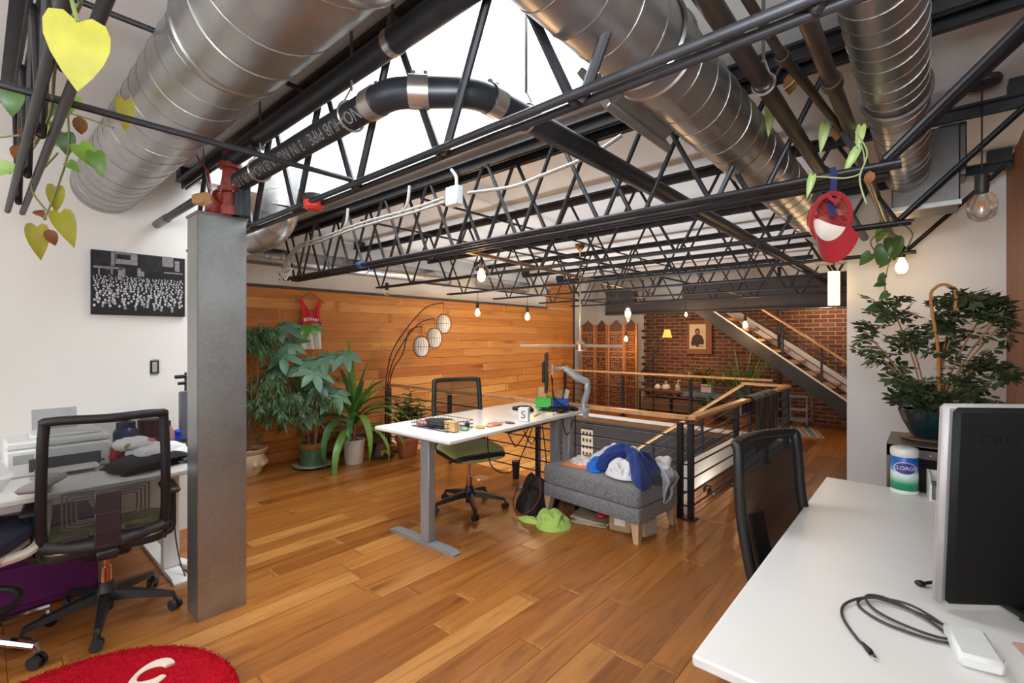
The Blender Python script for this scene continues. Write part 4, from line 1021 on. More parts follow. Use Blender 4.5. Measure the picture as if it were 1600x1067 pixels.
o = thing('cable_tangle', 'tangle of black cables and chargers at the far end of the standing desk', 'cables', (-2.60, 3.6, DZ))
rr = random.Random(4)
for k in range(9):
    p = [(rr.uniform(-.14, .14), rr.uniform(-.16, .16), rr.uniform(.006, .035)) for _ in range(6)]
    MB().tube(spline(p, 5), .0045, 5).build('cable', cordmat, o)
for k in range(3): MB().box((rr.uniform(-.1, .1), rr.uniform(-.12, .12), .016), (.08, .05, .03), M=RZ(k), ch=.006).build('charger', blackplastic, o)
o = thing('sticky_pad', 'pale yellow sticky note pads near the cable tangle', 'notepad', (-2.53, 3.37, DZ), .2)
MB().box((0, 0, .009), (.075, .075, .018), M=RZ(.3)).box((.0, .09, .006), (.07, .06, .012)).build('pad', mat('pale_yellow_paper', (236, 228, 190), .8), o); MB().box((0, 0, .0185), (.07, .07, .001), M=RZ(.3)).build('top_sheet', paper, o)
for k, (x, y, a, lb) in enumerate(((-2.66, 3.2, .7, 'grey pen lying beside the letter block'), (-2.6, 3.28, .4, 'brown wooden ruler lying past the letter block'))):
    tag(MB().box((0, 0, .004), (.16, .02, .008), ch=.002).build(('pen', 'ruler')[k], greymetal if k == 0 else M_['kraft_board']), lb, ('pen', 'ruler')[k]).matrix_basis = Matrix.Translation((x, y, DZ)) @ Matrix.Rotation(a+PI/2, 4, 'Z')
# floor things by the desk
o = thing('tumbler', 'black steel tumbler standing on the floor by the railing', 'tumbler', (-3.33, 3.84, 0))
MB().lathe([(0, 0), (.033, 0), (.034, .01), (.043, .16), (.043, .165), (0, .165)], 24).build('cup', blackplastic, o); MB().lathe([(.044, .165), (.044, .185), (.03, .19), (0, .188)], 24).build('lid', darkplastic, o)
tag(MB().lathe([(0, .001), (.02, .004), (.07, .006), (.085, .004), (.088, .0)], 32, (-3.62, 3.6, 0)).build('floor_outlet', clamp_mat), 'round silver outlet cover set in the floor by the railing', 'outlet')

# right foreground desk and its things
t = thing('work_desk', 'large white desk in the right foreground', 'desk', (-.01, 2.1, 0))
MB().box((0, .015, .726), (.84, 1.95, .028), ch=.005).build('desktop', laminate, t)
for x in (-.3, .3):
    for y in (-.85, .85): MB().box((x, y, .355), (.05, .05, .71)).build('leg', whitemetal, t)
MB().box((0, 0, .69), (.05, 1.7, .04)).build('under_frame', whitemetal, t)
RT = .7405
F_ = Vector((-math.sin(math.radians(41.4)), math.cos(math.radians(41.4)), 0)); R_ = Vector((F_.y, -F_.x, 0))
o = thing('desktop_monitor', 'large black backed monitor with silver edge on the right desk', 'monitor', (.215, 1.94, RT), math.atan2(R_.y, R_.x)-.06)
m = MB(); sec = []
tilt = .05
prof = [(-.262, -.045), (-.268, -.03), (-.268, .0), (-.262, .006), (.262, .006), (.268, 0), (.268, -.03), (.262, -.045), (.18, -.058), (-.18, -.058)]
Mx = RX(tilt)
sil2 = mat('aluminium_edge', (176, 170, 168), .5, .3)
edge = MB().box((0, -.012, .30), (.53, .03, .56), M=Mx, ch=.01).build('silver_edge', sil2, o)
bk = MB()
bk.box((.004, -.034, .30), (.512, .024, .545), M=Mx, ch=.012).build('rear_cover', mat('monitor_black', (12, 12, 13), .6, spec=.3), o)
MB().box((0, .0045, .30), (.5, .003, .53), M=Mx).build('screen', M_['dark_screen'], o)
vt = MB()
for k in range(26): vt.box((-.18+k*.0145, -.0605+.00, .487), (.006, .006, .01))
vt.build('vent_slot', mat('vent_black', (8, 8, 8), .8), o)
MB().box((.05, -.02, .012), (.24, .17, .02), ch=.006).tube([(.05, -.05, .02), (.05, -.085, .25), (.05, -.06, .3)], .03, 12).build('stand', blackplastic, o)
MB().tube(spline([(.02, -.1, .36), (-.02, -.16, .22), (.0, -.19, .08), (.06, -.2, .03), (.14, -.2, .012)], 8), .008, 8).build('power_cable', cordmat, o)
o = thing('power_adapter', 'white laptop charger brick with folded prongs on the right desk', 'charger', (.075, 1.585, RT), -.05)
MB().box((0, 0, .0165), (.08, .15, .033), M=RZ(.22), ch=.008).build('brick', whiteplastic, o)
m = MB()
for y in (-.05, -.033): m.box((.038, y, .02), (.004, .005, .016)).box((.046, y, .022), (.018, .0015, .007))
m.build('prong', chrome, o)
o = thing('charging_cable', 'coiled dark grey charging cable with plug on the right desk', 'cable', (-.08, 1.62, RT))
gc = mat('dark_grey_cable', (58, 56, 58), .55)
MB().tube(spline([(.13, .05, .006), (.05, .09, .008), (-.04, .1, .01), (-.075, .06, .006), (-.06, .01, .006), (.0, -.03, .006), (.09, -.035, .006), (.12, .0, .006), (.06, .07, .012), (-.02, .11, .014), (-.06, .09, .012), (-.04, .03, .01), (.02, -.01, .01), (.1, -.02, .01), (.125, .03, .008), (.04, .1, .018), (-.05, .08, .016), (-.1, .02, .006), (-.1, -.06, .005), (-.06, -.15, .005), (-.04, -.175, .006)], 7), .0036, 7).build('cord', gc, o)
MB().tube([(-.046, -.168, .006), (-.03, -.195, .007), (-.026, -.203, .007)], [.004, .007, .006], 10).build('plug', blackplastic, o); MB().box((-.02, -.213, .007), (.008, .014, .004), M=RZ(.4)).build('connector', chrome, o)
o = thing('charging_cable', 'short black cable end beside the big monitor foot', 'cable', (-.02, 1.93, RT))
MB().tube(spline([(.1, .02, .03), (.05, .02, .02), (.02, .005, .012), (.0, -.01, .008)], 6), .005, 8).build('cord', cordmat, o); MB().sph((-.004, -.014, .009), (.014, .012, .009), 12, 8).build('plug', blackplastic, o)
o = thing('charging_cable', 'black cable running under the monitor to the right', 'cable', (.2, 1.8, RT))
MB().tube(spline([(-.02, .06, .006), (.06, .03, .006), (.18, .03, .006)], 8), .005, 8).build('cord', cordmat, o); MB().cyl((.16, .03, .006), (.19, .03, .006), .007, 8).build('plug', blackplastic, o)
tag(MB().box((0, 0, .004), (.2, .16, .008), ch=.003).build('folder', mat('rose_folder', (208, 160, 142), .5)), 'rose coloured flat folder at the right edge of the desk', 'folder').matrix_basis = Matrix.Translation((.27, 1.66, RT)) @ Matrix.Rotation(.3, 4, 'Z')
# wipes canister
o = thing('wipes_canister', 'white blue and green wipes canister on the far edge of the desk', 'canister', (-.097, 3.03, RT), .1)
MB().lathe([(0, 0), (.052, 0), (.056, .005), (.056, .012), (.053, .016), (.053, .182), (.056, .186), (.057, .2), (.055, .216), (.048, .222), (.02, .224), (0, .224)], 32).build('body', whiteplastic, o)
lab = NT('canister_label'); sx = lab.n('ShaderNodeSeparateXYZ'); lab.l(lab.coord(), sx.inputs[0])
mr = lab.n('ShaderNodeMapRange'); mr.inputs[1].default_value = .02; mr.inputs[2].default_value = .18; lab.l(sx.outputs[2], mr.inputs[0])
lab.l(lab.ramp(mr.outputs[0], [(0, lin((20, 130, 84))), (.2, lin((34, 150, 100))), (.38, lin((200, 226, 218))), (.5, lin((236, 240, 244))), (.6, lin((90, 176, 226))), (.8, lin((14, 104, 190))), (1, lin((10, 88, 176)))]), lab.b.inputs['Base Color']); lab.set(Roughness=.35)
lb_ = MB().lathe([(.0535, .02), (.0542, .021), (.0542, .179), (.0535, .18)], 32).build('label', lab.m, o)
def wrapped(mb, R):   # bend a flat piece (x across, z up) round the canister
    mb.v = [((R+p[1])*math.sin(p[0]/R), -(R+p[1])*math.cos(p[0]/R), p[2]) for p in mb.v]; return mb
def oval(a, c_, z, th): return [(a*math.cos(u), c_*math.sin(u)) for u in [2*PI*i/28 for i in range(28)]]
XZ = Matrix(((1, 0, 0), (0, 0, 1), (0, 1, 0)))
def ovalband(a, c_, z):
    v = [(0, .0006, z)]+[(a*k*math.cos(u), .0006, z+c_*k*math.sin(u)) for k in (.5, 1) for u in [2*PI*i/28 for i in range(28)]]
    f = [(0, 1+i, 1+(i+1) % 28) for i in range(28)]+[(1+i, 29+i, 29+(i+1) % 28, 1+(i+1) % 28) for i in range(28)]
    return MB().add(v, f)
wrapped(ovalband(.048, .03, .128), .0545).build('label_oval', mat('label_pale_edge', (226, 200, 214), .4), lb_, recalc=False)
q = wrapped(ovalband(.0445, .0265, .128), .0549).build('label_oval', mat('label_purple', (64, 62, 140), .4), lb_, recalc=False)
tx = text('brand_lettering', 'CLOROX', .0245, mat('label_lettering', (240, 232, 236), .4), lb_, None, .0004)
for v in tx.data.vertices:
    R = .0556+v.co.z; a = v.co.x/.0556; y = v.co.y
    v.co = (R*math.sin(a), -R*math.cos(a), .128+y)
ln = MB()
for z, w in ((.088, .034), (.08, .03)): wrapped(m := MB().box((0, .0006, z), (w*1.6, .0005, .002)), .0543); ln.add(m.v, m.f)
ln.build('label_line', mat('label_red_line', (206, 96, 100), .5), lb_)
m = MB().box((.01, .0006, .071), (.05, .0005, .0025)); wrapped(m, .0543).build('label_line', mat('label_dark_line', (40, 60, 66), .5), lb_)
o = thing('desk_tray', 'white desktop tray with sloped sides at the far edge of the desk', 'tray', (.09, 3.01, RT), .1)
m = MB().box((0, 0, .004), (.2, .12, .008), ch=.002)
m.prism([(-.06, .0), (.06, 0), (.06, .125), (.035, .125), (-.06, .08)], .008, Matrix(((0, 0, 1), (1, 0, 0), (0, 1, 0))), -.1).prism([(-.06, .0), (.06, 0), (.06, .125), (.035, .125), (-.06, .08)], .008, Matrix(((0, 0, 1), (1, 0, 0), (0, 1, 0))), .092).box((0, .056, .062), (.2, .008, .124))
m.build('body', whiteplastic, o); MB().box((0, 0, .07), (.184, .1, .006)).build('shelf', mat('tray_grey', (120, 118, 118), .5), o)
# dark steel shelf unit behind the desk
o = thing('shelf_unit', 'dark open metal shelf unit behind the right desk', 'shelf', (.12, 3.5, 0))
gun = mat('gunmetal_sheet', (104, 94, 88), .45, .5, var=.15)
MB().box((0, 0, .92), (.6, .42, .022)).box((0, -.2, .895), (.6, .02, .06)).build('top', gun, o)
for s in (-1, 1): MB().box((s*.29, 0, .465), (.02, .42, .91)).build('side_panel', gun, o)
MB().box((0, .2, .465), (.58, .012, .91)).build('back_panel', mat('shelf_dark_back', (40, 36, 36), .6), o)
for z in (.08, .5): MB().box((0, 0, z), (.56, .4, .02)).build('shelf', gun, o)
m = MB()
for x in (-.12, -.02, .1, .2): m.sph((x, -.211, .885), (.005, .003, .005), 8, 6)
m.build('rivet', chrome, o)
# ------------------------------------------------------------------ left desk and its things
LT = .7405
t = thing('work_desk', 'white desk against the left white wall behind the mesh chair', 'desk', (-3.78, .28, 0))
MB().box((0, 0, .726), (1.12, 1.34, .028), ch=.005).build('desktop', laminate, t)
for y in (-.5, .56):
    MB().box((.1, y, .37), (.06, .09, .68), ch=.005).build('leg', whitemetal, t)
    MB().prism([(-.5, 0), (.36, 0), (.36, .012), (.3, .028), (-.44, .028), (-.5, .012)], .08, Matrix(((1, 0, 0), (0, 0, 1), (0, 1, 0))), y-.04).build('foot', whitemetal, t)
MB().box((.1, .03, .69), (.08, 1.2, .04)).build('under_frame', whitemetal, t)
pw = mat('printer_white', (222, 222, 220), .4, var=.02); pg = mat('printer_grey', (158, 158, 158), .45)
o = thing('printer', 'white desktop printer with paper tray on the left desk', 'printer', (-3.86, .33, LT))
MB().box((0, 0, .075), (.34, .44, .15), ch=.012).build('body', pw, o)
MB().box((-.01, 0, .172), (.33, .44, .04), ch=.012).box((-.03, .03, .2), (.26, .3, .02), ch=.008).build('scanner_lid', pw, o)
MB().box((.172, .02, .06), (.004, .3, .07), ch=.001).build('output_slot', mat('printer_slot', (70, 70, 72), .6), o)
MB().box((.23, .02, .028), (.13, .26, .012), ch=.003).build('output_tray', pw, o)
MB().box((.17, -.15, .1), (.006, .08, .05), ch=.001).build('control_panel', pg, o)
MB().box((-.16, 0, .26), (.012, .2, .14), M=RY(-.3)).build('paper_feed', pg, o)
MB().box((.173, .17, .04), (.004, .03, .012)).build('emblem_plate', mat('printer_badge', (90, 90, 96), .5), o)
o = thing('plastic_tub', 'white rounded plastic tub at the left end of the left desk', 'tub', (-3.5, -.0, LT))
MB().lathe([(0, 0), (.1, 0), (.12, .03), (.13, .06), (.135, .065), (.12, .08), (.1, .13), (.06, .165), (0, .175)], 28).build('body', whiteplastic, o); MB().lathe([(.13, .058), (.14, .06), (.14, .068), (.12, .08)], 28).build('rim', whiteplastic, o)
o = thing('protein_jar', 'blue lidded plastic jar with yellow and red label on the left desk', 'jar', (-3.92, .655, LT), .3)
MB().lathe([(0, 0), (.06, 0), (.066, .01), (.066, .15), (.05, .18), (.042, .185), (0, .185)], 24).build('body', mat('navy_jar', (38, 44, 92), .35), o)
MB().lathe([(.044, .18), (.05, .182), (.05, .215), (.03, .22), (.014, .222), (.014, .235), (0, .236)], 24).build('lid', mat('navy_lid', (32, 36, 74), .4), o)
MB().lathe([(.0665, .015), (.0675, .016), (.0675, .09), (.0665, .09)], 24).build('label', mat('jar_yellow_label', (206, 160, 50), .5, var=.5, scale=30), o); MB().lathe([(.0677, .015), (.0682, .016), (.0682, .05), (.0677, .05)], 24).build('label_stripe', mat('jar_red', (176, 42, 42), .5), o)
o = thing('supplement_jar', 'dark maroon lidded jar on the left desk', 'jar', (-3.99, .79, LT))
MB().lathe([(0, 0), (.058, 0), (.062, .008), (.062, .17), (0, .17)], 24).build('body', mat('maroon_jar', (64, 28, 28), .4), o); MB().lathe([(.064, .165), (.064, .205), (.05, .21), (0, .21)], 24).build('lid', mat('maroon_lid', (50, 24, 26), .4), o)
o = thing('spray_bottle', 'small dusky pink bottle behind the folded shirts', 'bottle', (-3.98, .9, LT))
MB().lathe([(0, 0), (.03, 0), (.034, .01), (.034, .11), (.015, .14), (.014, .15), (0, .15)], 20).build('body', mat('dusky_bottle', (150, 110, 106), .4), o); MB().cyl((0, 0, .15), (0, 0, .185), .012, 12).build('cap', darkplastic, o)
for k, (y, z, rgb, lb) in enumerate(((.905, .0, (0, 112, 172), 'teal blue upright carton near the metal column'), (.965, .0, (24, 66, 196), 'bright blue open carton nearest the metal column'))):
    o = thing('carton', lb, 'carton', (-4.08, y, LT), .3*k)
    c = mat('carton_%s' % ('teal', 'blue')[k], rgb, .45)
    MB().box((0, 0, .035 if k else .05), (.05, .035 if k == 0 else .06, .07 if k else .13), ch=.002).build('body', c, o)
    MB().box((.02, 0, .13-.05*k), (.03, .03, .03), M=RY(.5), ch=.002).box((-.02, .02, .1-.03*k), (.02, .03, .04), M=RX(.6)).build('flap', c, o)
o = thing('desk_display', 'grey sided display mostly hidden behind the metal column', 'monitor', (-4.1, 1.02, 0))
MB().box((0, .02, .94), (.04, .1, .36), ch=.005).build('housing', mat('display_grey', (92, 94, 102), .5), o); MB().box((0, .0, .77), (.12, .12, .02)).cyl((0, .03, .77), (0, .03, .9), .015).box((0, 0, .757), (.16, .1, .012)).build('stand', darkplastic, o); o.location.z = LT-.751
o = thing('desk_lamp', 'small black lamp head peeking from behind the metal column', 'lamp', (-4.22, 1.06, LT))
MB().cyl((0, 0, 0), (0, 0, .02), .06, 20).build('base', blackplastic, o); MB().cyl((0, 0, .02), (0, 0, .5), .008).cyl((0, 0, .47), (.02, -.07, .47), .014).cyl((0, 0, .42), (.02, -.05, .42), .012).build('arm', blackplastic, o)
o = thing('fabric_roll', 'black rolled fabric tube on the left desk beside the column', 'roll', (-3.62, .87, LT+.05), .35)
MB().cyl((-.16, 0, 0), (.17, 0, 0), .048, 24).build('roll', blackfab, o); m = MB()
m.tube([(.1715, (.006+.0065*a)*math.cos(a), (.006+.0065*a)*math.sin(a)) for a in [i*.35 for i in range(18)]], .0025, 5).build('end_spiral', darkplastic, o)
# piles of folded shirts
def shirt(name, label, cat, loc, sx, sy, h, m, seed, rz=0, group=None, sag=None):
    rr = random.Random(seed); n = 40
    def f(u, v):
        a = u*2*PI; ed = 1+.1*math.sin(a*3+seed)+.06*math.sin(a*7+seed*2)
        q = 1-(1-v)**1.3
        x, y = math.copysign(abs(math.cos(a))**.55, math.cos(a))*sx*ed*q, math.copysign(abs(math.sin(a))**.55, math.sin(a))*sy*ed*q
        z = h*(1-q**7)*(1+.35*noise.noise(Vector((x*16+seed, y*16, seed)))+.3*(1-abs(noise.noise(Vector((x*9, y*9+seed, 2))))*2)*.5)
        return (x, y, max(.001, z))
    mb = MB().sheet(f, n, 14)
    mb.f.append(tuple(i*15+14 for i in range(n)))
    o = mb.build(name, m, ang=80); o.location = loc; o.rotation_euler.z = rz
    return tag(o, label, cat, group)
cw = mat('white_cotton', (226, 224, 224), .9, var=.04, bump=.15, bscale=200); ck = mat('black_cotton', (30, 29, 31), .9, bump=.15, bscale=200)
for k in range(4): shirt('folded_shirt', ('black folded shirt at the bottom of the left desk pile', 'black folded shirt second from the bottom of the left desk pile', 'black folded shirt third from the bottom of the left desk pile', 'black folded shirt on top of the black pile on the left desk')[k], 'shirt', (-3.48+.01*k, .65+.012*k, LT+.017*k), .15, .16, .022, ck, 3+k, .2+.15*k, 'black folded shirts')
shirt('folded_shirt', 'white shirt heaped on the black folded shirts of the left desk', 'shirt', (-3.55, .73, LT+.066), .13, .13, .045, cw, 11, .4)
shirt('folded_shirt', 'white shirt spread beside the black roll on the left desk', 'shirt', (-3.5, .84, LT+.0), .09, .1, .075, cw, 12, -.2)
o = blob('cap', 'white cap with pink patch and gold emblem on the shirts of the left desk', 'cap', (-3.62, .64, LT+.08), (.11, .1, .04), cw, 15, .12, rz=.3)
MB().sph((.07, -.06, .04), (.012, .022, .02), 10, 8).build('gold_emblem', mat('gold_patch', (172, 140, 60), .5), o); MB().sph((.06, .05, .056), (.022, .04, .012), 10, 8).build('pink_patch', mat('pink_patch', (206, 110, 120), .6), o)
blob('red_cloth', 'crumpled red cloth beside the blue jar on the left desk', 'cloth', (-3.74, .58, LT), (.07, .06, .05), mat('red_cloth', (176, 46, 44), .9, bump=.2), 18, .3)
blob('green_cloth', 'dark green cloth under the black roll on the left desk', 'cloth', (-3.42, .9, LT), (.07, .05, .012), mat('green_cloth', (46, 92, 70), .9), 19, .3)
# purple drawer unit, power strip, wall things, red rug
purple = mat('purple_lacquer', (94, 26, 92), .42, var=.06)
o = thing('drawer_unit', 'low purple drawer unit under the left desk', 'drawer unit', (-3.92, .16, 0))
MB().box((0, 0, .235), (.44, .66, .43), ch=.004).build('body', purple, o)
MB().box((.226, 0, .36), (.012, .65, .16), ch=.003).build('drawer', purple, o); MB().box((.226, 0, .16), (.012, .65, .215), ch=.003).build('drawer', purple, o)
for x in (-.18, .18):
    for y in (-.28, .28): MB().cyl((x, y, 0), (x, y, .022), .022, 12).build('foot', blackplastic, o)
o = thing('power_strip', 'white power strip with plugs on the floor behind the column', 'power strip', (-3.62, .93, 0), .3)
MB().box((0, 0, .02), (.25, .055, .04), ch=.006).build('body', whiteplastic, o); MB().box((.02, 0, .052), (.035, .035, .03), ch=.004).build('plug', whiteplastic, o)
MB().tube(spline([(.12, 0, .02), (.2, -.02, .01), (.15, -.1, .005), (.0, -.08, .2), (-.1, -.05, .6)], 8), .004, 6).build('cord', cordmat, o)
o = thing('canvas_print', 'black and white crowd photograph on canvas on the left wall', 'picture', (XL+.018, .816, 1.891))
MB().box((0, 0, 0), (.034, .552, .452), ch=.002).build('canvas', mat('canvas_black', (24, 24, 25), .8), o)
# flat print: rows of heads and shirts, shop fronts above
rr = random.Random(31); m1, m2, m3 = MB(), MB(), MB()
def disc(mb, y, z, a, c_, d=.0178, n=8): mb.add([(d, y+a*math.cos(2*PI*i/n), z+c_*math.sin(2*PI*i/n)) for i in range(n)], [tuple(range(n))])
for r in range(13):
    zz = .045-.017*r; s = .0048+.00042*r
    for k in range(34-r*2):
        y = -.265+.53*(k+rr.random()*.8)/(34-r*2)
        if abs(y) > .266: continue
        z2 = zz+rr.uniform(-.006, .006)
        disc(m1, y, z2, s*.8, s); 
        if rr.random() < .55: disc(m2, y+rr.uniform(-.004, .004), z2-s*2.1, s*rr.uniform(.5, 1.2), s*rr.uniform(.8, 1.5), .0176)
for y0, y1, z0, z1 in ((-.17, -.15, .12, .22), (-.145, -.02, .14, .222), (-.265, -.1, .10, .115), (-.24, -.23, .05, .1), (-.2, -.16, .06, .105), (-.13, -.09, .05, .11), (.13, .2, .15, .222), (.21, .24, .12, .2), (-.02, .02, .06, .12), (.14, .26, .1, .11)):
    m3.add([(.0174, y0, z0), (.0174, y1, z0), (.0174, y1, z1), (.0174, y0, z1)], [(0, 1, 2, 3)])
for mb, nm, c in ((m1, 'print_highlight', (186, 184, 186)), (m2, 'print_midtone', (140, 138, 140)), (m3, 'print_shade', (128, 124, 128))):
    q = mb.build(nm, mat(nm, c, .8, var=.35, scale=60), o, smooth=False, recalc=False); q['kind'] = 'stuff'
dk = MB()
for y0, y1, z0, z1 in ((-.22, -.17, .06, .095), (-.14, -.06, .175, .21), (-.265, -.175, .12, .222), (.0, .12, .1, .222)): dk.add([(.0180, y0, z0), (.0180, y1, z0), (.0180, y1, z1), (.0180, y0, z1)], [(0, 1, 2, 3)])
dk.build('print_shadow', mat('print_shadow', (34, 33, 36), .8, var=.5, scale=40), o, smooth=False, recalc=False)
o = thing('switch_box', 'uncovered switch box with grey device on the left wall', 'switch', (XL, .905, 1.28))
MB().box((.002, 0, 0), (.006, .055, .1)).build('box', blackplastic, o); MB().box((.01, 0, 0), (.012, .03, .078), ch=.003).build('rocker', pg, o)
MB().box((.006, 0, .052), (.004, .045, .012)).box((.006, 0, -.052), (.004, .045, .012)).build('mounting_strap', clamp_mat, o)
rugred = NT('red_pile'); rugred.l(rugred.ramp(rugred.noise(rugred.coord(), 90, 3), [(.3, lin((140, 8, 22))), (.7, lin((190, 18, 38)))]), rugred.b.inputs['Base Color']); rugred.set(Roughness=1., Specular_IOR_Level=.1); rugred = rugred.m
o = thing('red_rug', 'round shaggy red rug with white lettering at bottom left', 'rug', (-2.364, .2, 0))
MB().lathe([(0, .004), (.56, .004), (.575, .012), (.565, .024), (.5, .028), (0, .028)], 64).build('backing', rugred, o)
# pile: tufts all over the top (nobody could count them)
rr = random.Random(2); tv, tf = [], []
for k in range(34000):
    r = .572*math.sqrt(rr.random()); a = rr.random()*2*PI; x, y = r*math.cos(a), r*math.sin(a)
    l = .005*rr.uniform(.6, 1.3); w = .0026; b_ = rr.random()*PI; dx, dy = w*math.cos(b_), w*math.sin(b_); tx, ty = rr.uniform(-.004, .004), rr.uniform(-.004, .004)
    i = len(tv); tv += [(x-dx, y-dy, .024), (x+dx, y+dy, .024), (x+tx, y+ty, .026+l)]; tf.append((i, i+1, i+2))
q = MB().add(tv, tf).build('pile', rugred, o, smooth=False, recalc=False); q['kind'] = 'stuff'
wl_ = mat('cream_pile', (226, 206, 190), .95, bump=.4, bscale=120)
lt = MB().tube([(.06*math.cos(a), .075*math.sin(a), .0) for a in [PI*(.25+1.7*i/20) for i in range(21)]], [.02+.008*math.sin(i*.5) for i in range(21)], 8)
q = lt.build('white_lettering', wl_, o); q.location = (-.19, .315, .031); q.scale = (1, 1, .45); q.rotation_euler.z = .75

# ------------------------------------------------------------------ plants
def leaf(name, m, L, W, droop=.3, fold=.18, n=6, tip=1.0, heart=0., base=.0, wav=0.):
    v, f = [], []
    if heart:
        for xm, xs, w in ((0, -.11, .42), (.07, -.05, .84), (.2, .12, 1.), (.38, .33, .98), (.58, .55, .78), (.78, .76, .47), (.92, .91, .18), (1, 1, 0)):
            for xx, sg in ((xs, -1), (xm, 0), (xs, 1)):
                v.append((L*xx, sg*w*W, -L*droop*max(0, xx)**2+fold*w*W*abs(sg)))
        n = 7
    for i in range(n+1 if not heart else 0):
        u = i/n
        w = W*(math.sin(PI*min(1, u**.9*(1-base)+base))**(.8)) if i < n else 0
        x = L*(math.sin(droop*2*u)/(droop*2) if droop else u); z = -L*droop*u*u+(wav*math.sin(u*14) if wav else 0)
        v += [(x, -w, z+fold*w), (x, 0, z), (x, w, z+fold*w)]
    for i in range(n):
        a = 3*i
        f += [(a, a+3, a+4, a+1), (a+1, a+4, a+5, a+2)]
    me = MB().add(v, f).mesh(name, m, recalc=False, ang=70)
    return me
def put(name, me, parent, p, d, up=(0, 0, 1), s=1.):
    d = Vector(d).normalized(); up = Vector(up)
    if abs(d.dot(up.normalized())) > .97: up = Vector((1, 0, .1))
    y = up.cross(d).normalized(); z = d.cross(y)
    M = Matrix(((d.x*s, y.x*s, z.x*s, p[0]), (d.y*s, y.y*s, z.y*s, p[1]), (d.z*s, y.z*s, z.z*s, p[2]), (0, 0, 0, 1)))
    return link(name, me, parent, M)
soil = M_['dark_soil']; bark = mat('tan_bark', (150, 108, 72), .8, var=.25, scale=30)
terra = mat('terracotta', (178, 104, 72), .75, var=.1)
# big umbrella plant in the green glazed pot
o = thing('umbrella_plant', 'big leafed umbrella plant in a green glazed pot with brown rim', 'plant', (-5.42, 2.62, 0))
MB().lathe([(0, .02), (.2, .02), (.215, .028), (.21, .035), (.0, .035)], 32).build('saucer', mat('saucer_green_grey', (130, 140, 120), .4), o)
pot = MB().lathe([(0, .03), (.13, .03), (.14, .05), (.15, .2), (.155, .27), (.14, .27), (.13, .1), (0, .1)], 32).build('pot', mat('green_glaze', (70, 106, 82), .25, var=.25, scale=12, coat=.4), o)
MB().lathe([(.156, .225), (.164, .23), (.166, .285), (.155, .29), (.145, .28), (.146, .225)], 32).build('rim', mat('brown_glaze', (140, 92, 44), .3, var=.25, scale=14), pot)
MB().lathe([(.142, .245), (.0, .25)], 24).build('soil', soil, o)
um = leafmat('umbrella_leaf', (84, 130, 108), (126, 166, 142), .4); umg = leafmat('umbrella_leaf_young', (84, 140, 60), (110, 160, 70), .35)
ul = [leaf('leaf', um, l, .056, d, .2, 6) for l, d in ((.29, .2), (.27, .3), (.31, .25))]; ulg = leaf('leaf', umg, .2, .042, .3, .22, 6)
W_ = [(-5.566, 2.359, 1.64), (-5.34, 2.56, 1.63), (-5.52, 2.40, 1.44), (-5.47, 2.3, 1.30), (-5.32, 2.50, 1.24), (-5.20, 2.68, 1.28), (-5.05, 2.83, 1.31), (-5.22, 2.62, .98), (-5.42, 2.40, .80), (-5.12, 2.75, .86), (-5.36, 2.54, .66), (-5.16, 2.52, 1.12), (-5.6, 2.28, 1.15)]
rr = random.Random(6); L0 = Vector(o.location)
stems = [(Vector((-.05, -.02, .24)), Vector((-.04, -.05, 1.2))), (Vector((.0, .03, .24)), Vector((.03, .04, 1.25))), (Vector((.06, .0, .24)), Vector((.12, .06, .95)))]
for a, e in stems: MB().tube(spline([a, (a+e)/2+Vector((rr.uniform(-.03, .03), 0, 0)), e], 6), [.016-.0005*i for i in range(13)], 8).build('trunk', bark, o)
for i, w in enumerate(W_):
    c = Vector(w)-L0
    st = stems[i % 3][1] if c.z > .9 else stems[i % 3][0]*.5+stems[i % 3][1]*.5
    st = Vector((st.x, st.y, min(st.z, c.z-.05)))
    MB().tube(spline([st, (st+c)/2+Vector((0, 0, .05)), c], 6), .005, 6).build('leaf_stalk', mat('green_stalk', (110, 120, 70), .6), o)
    n = 7; rot = rr.random()*6
    tilt = Vector((.9*rr.uniform(.5, 1), -.7*rr.uniform(.3, 1), 1)).normalized()
    X = tilt.cross(Vector((0, 1, .2))).normalized(); Y = tilt.cross(X)
    for k in range(n):
        a = rot+2*PI*k/n
        put('leaf', ulg if i == 1 else ul[(i+k) % 3], o, c, X*math.cos(a)+Y*math.sin(a)-tilt*rr.uniform(.05, .3), tilt, rr.uniform(.75, .98))
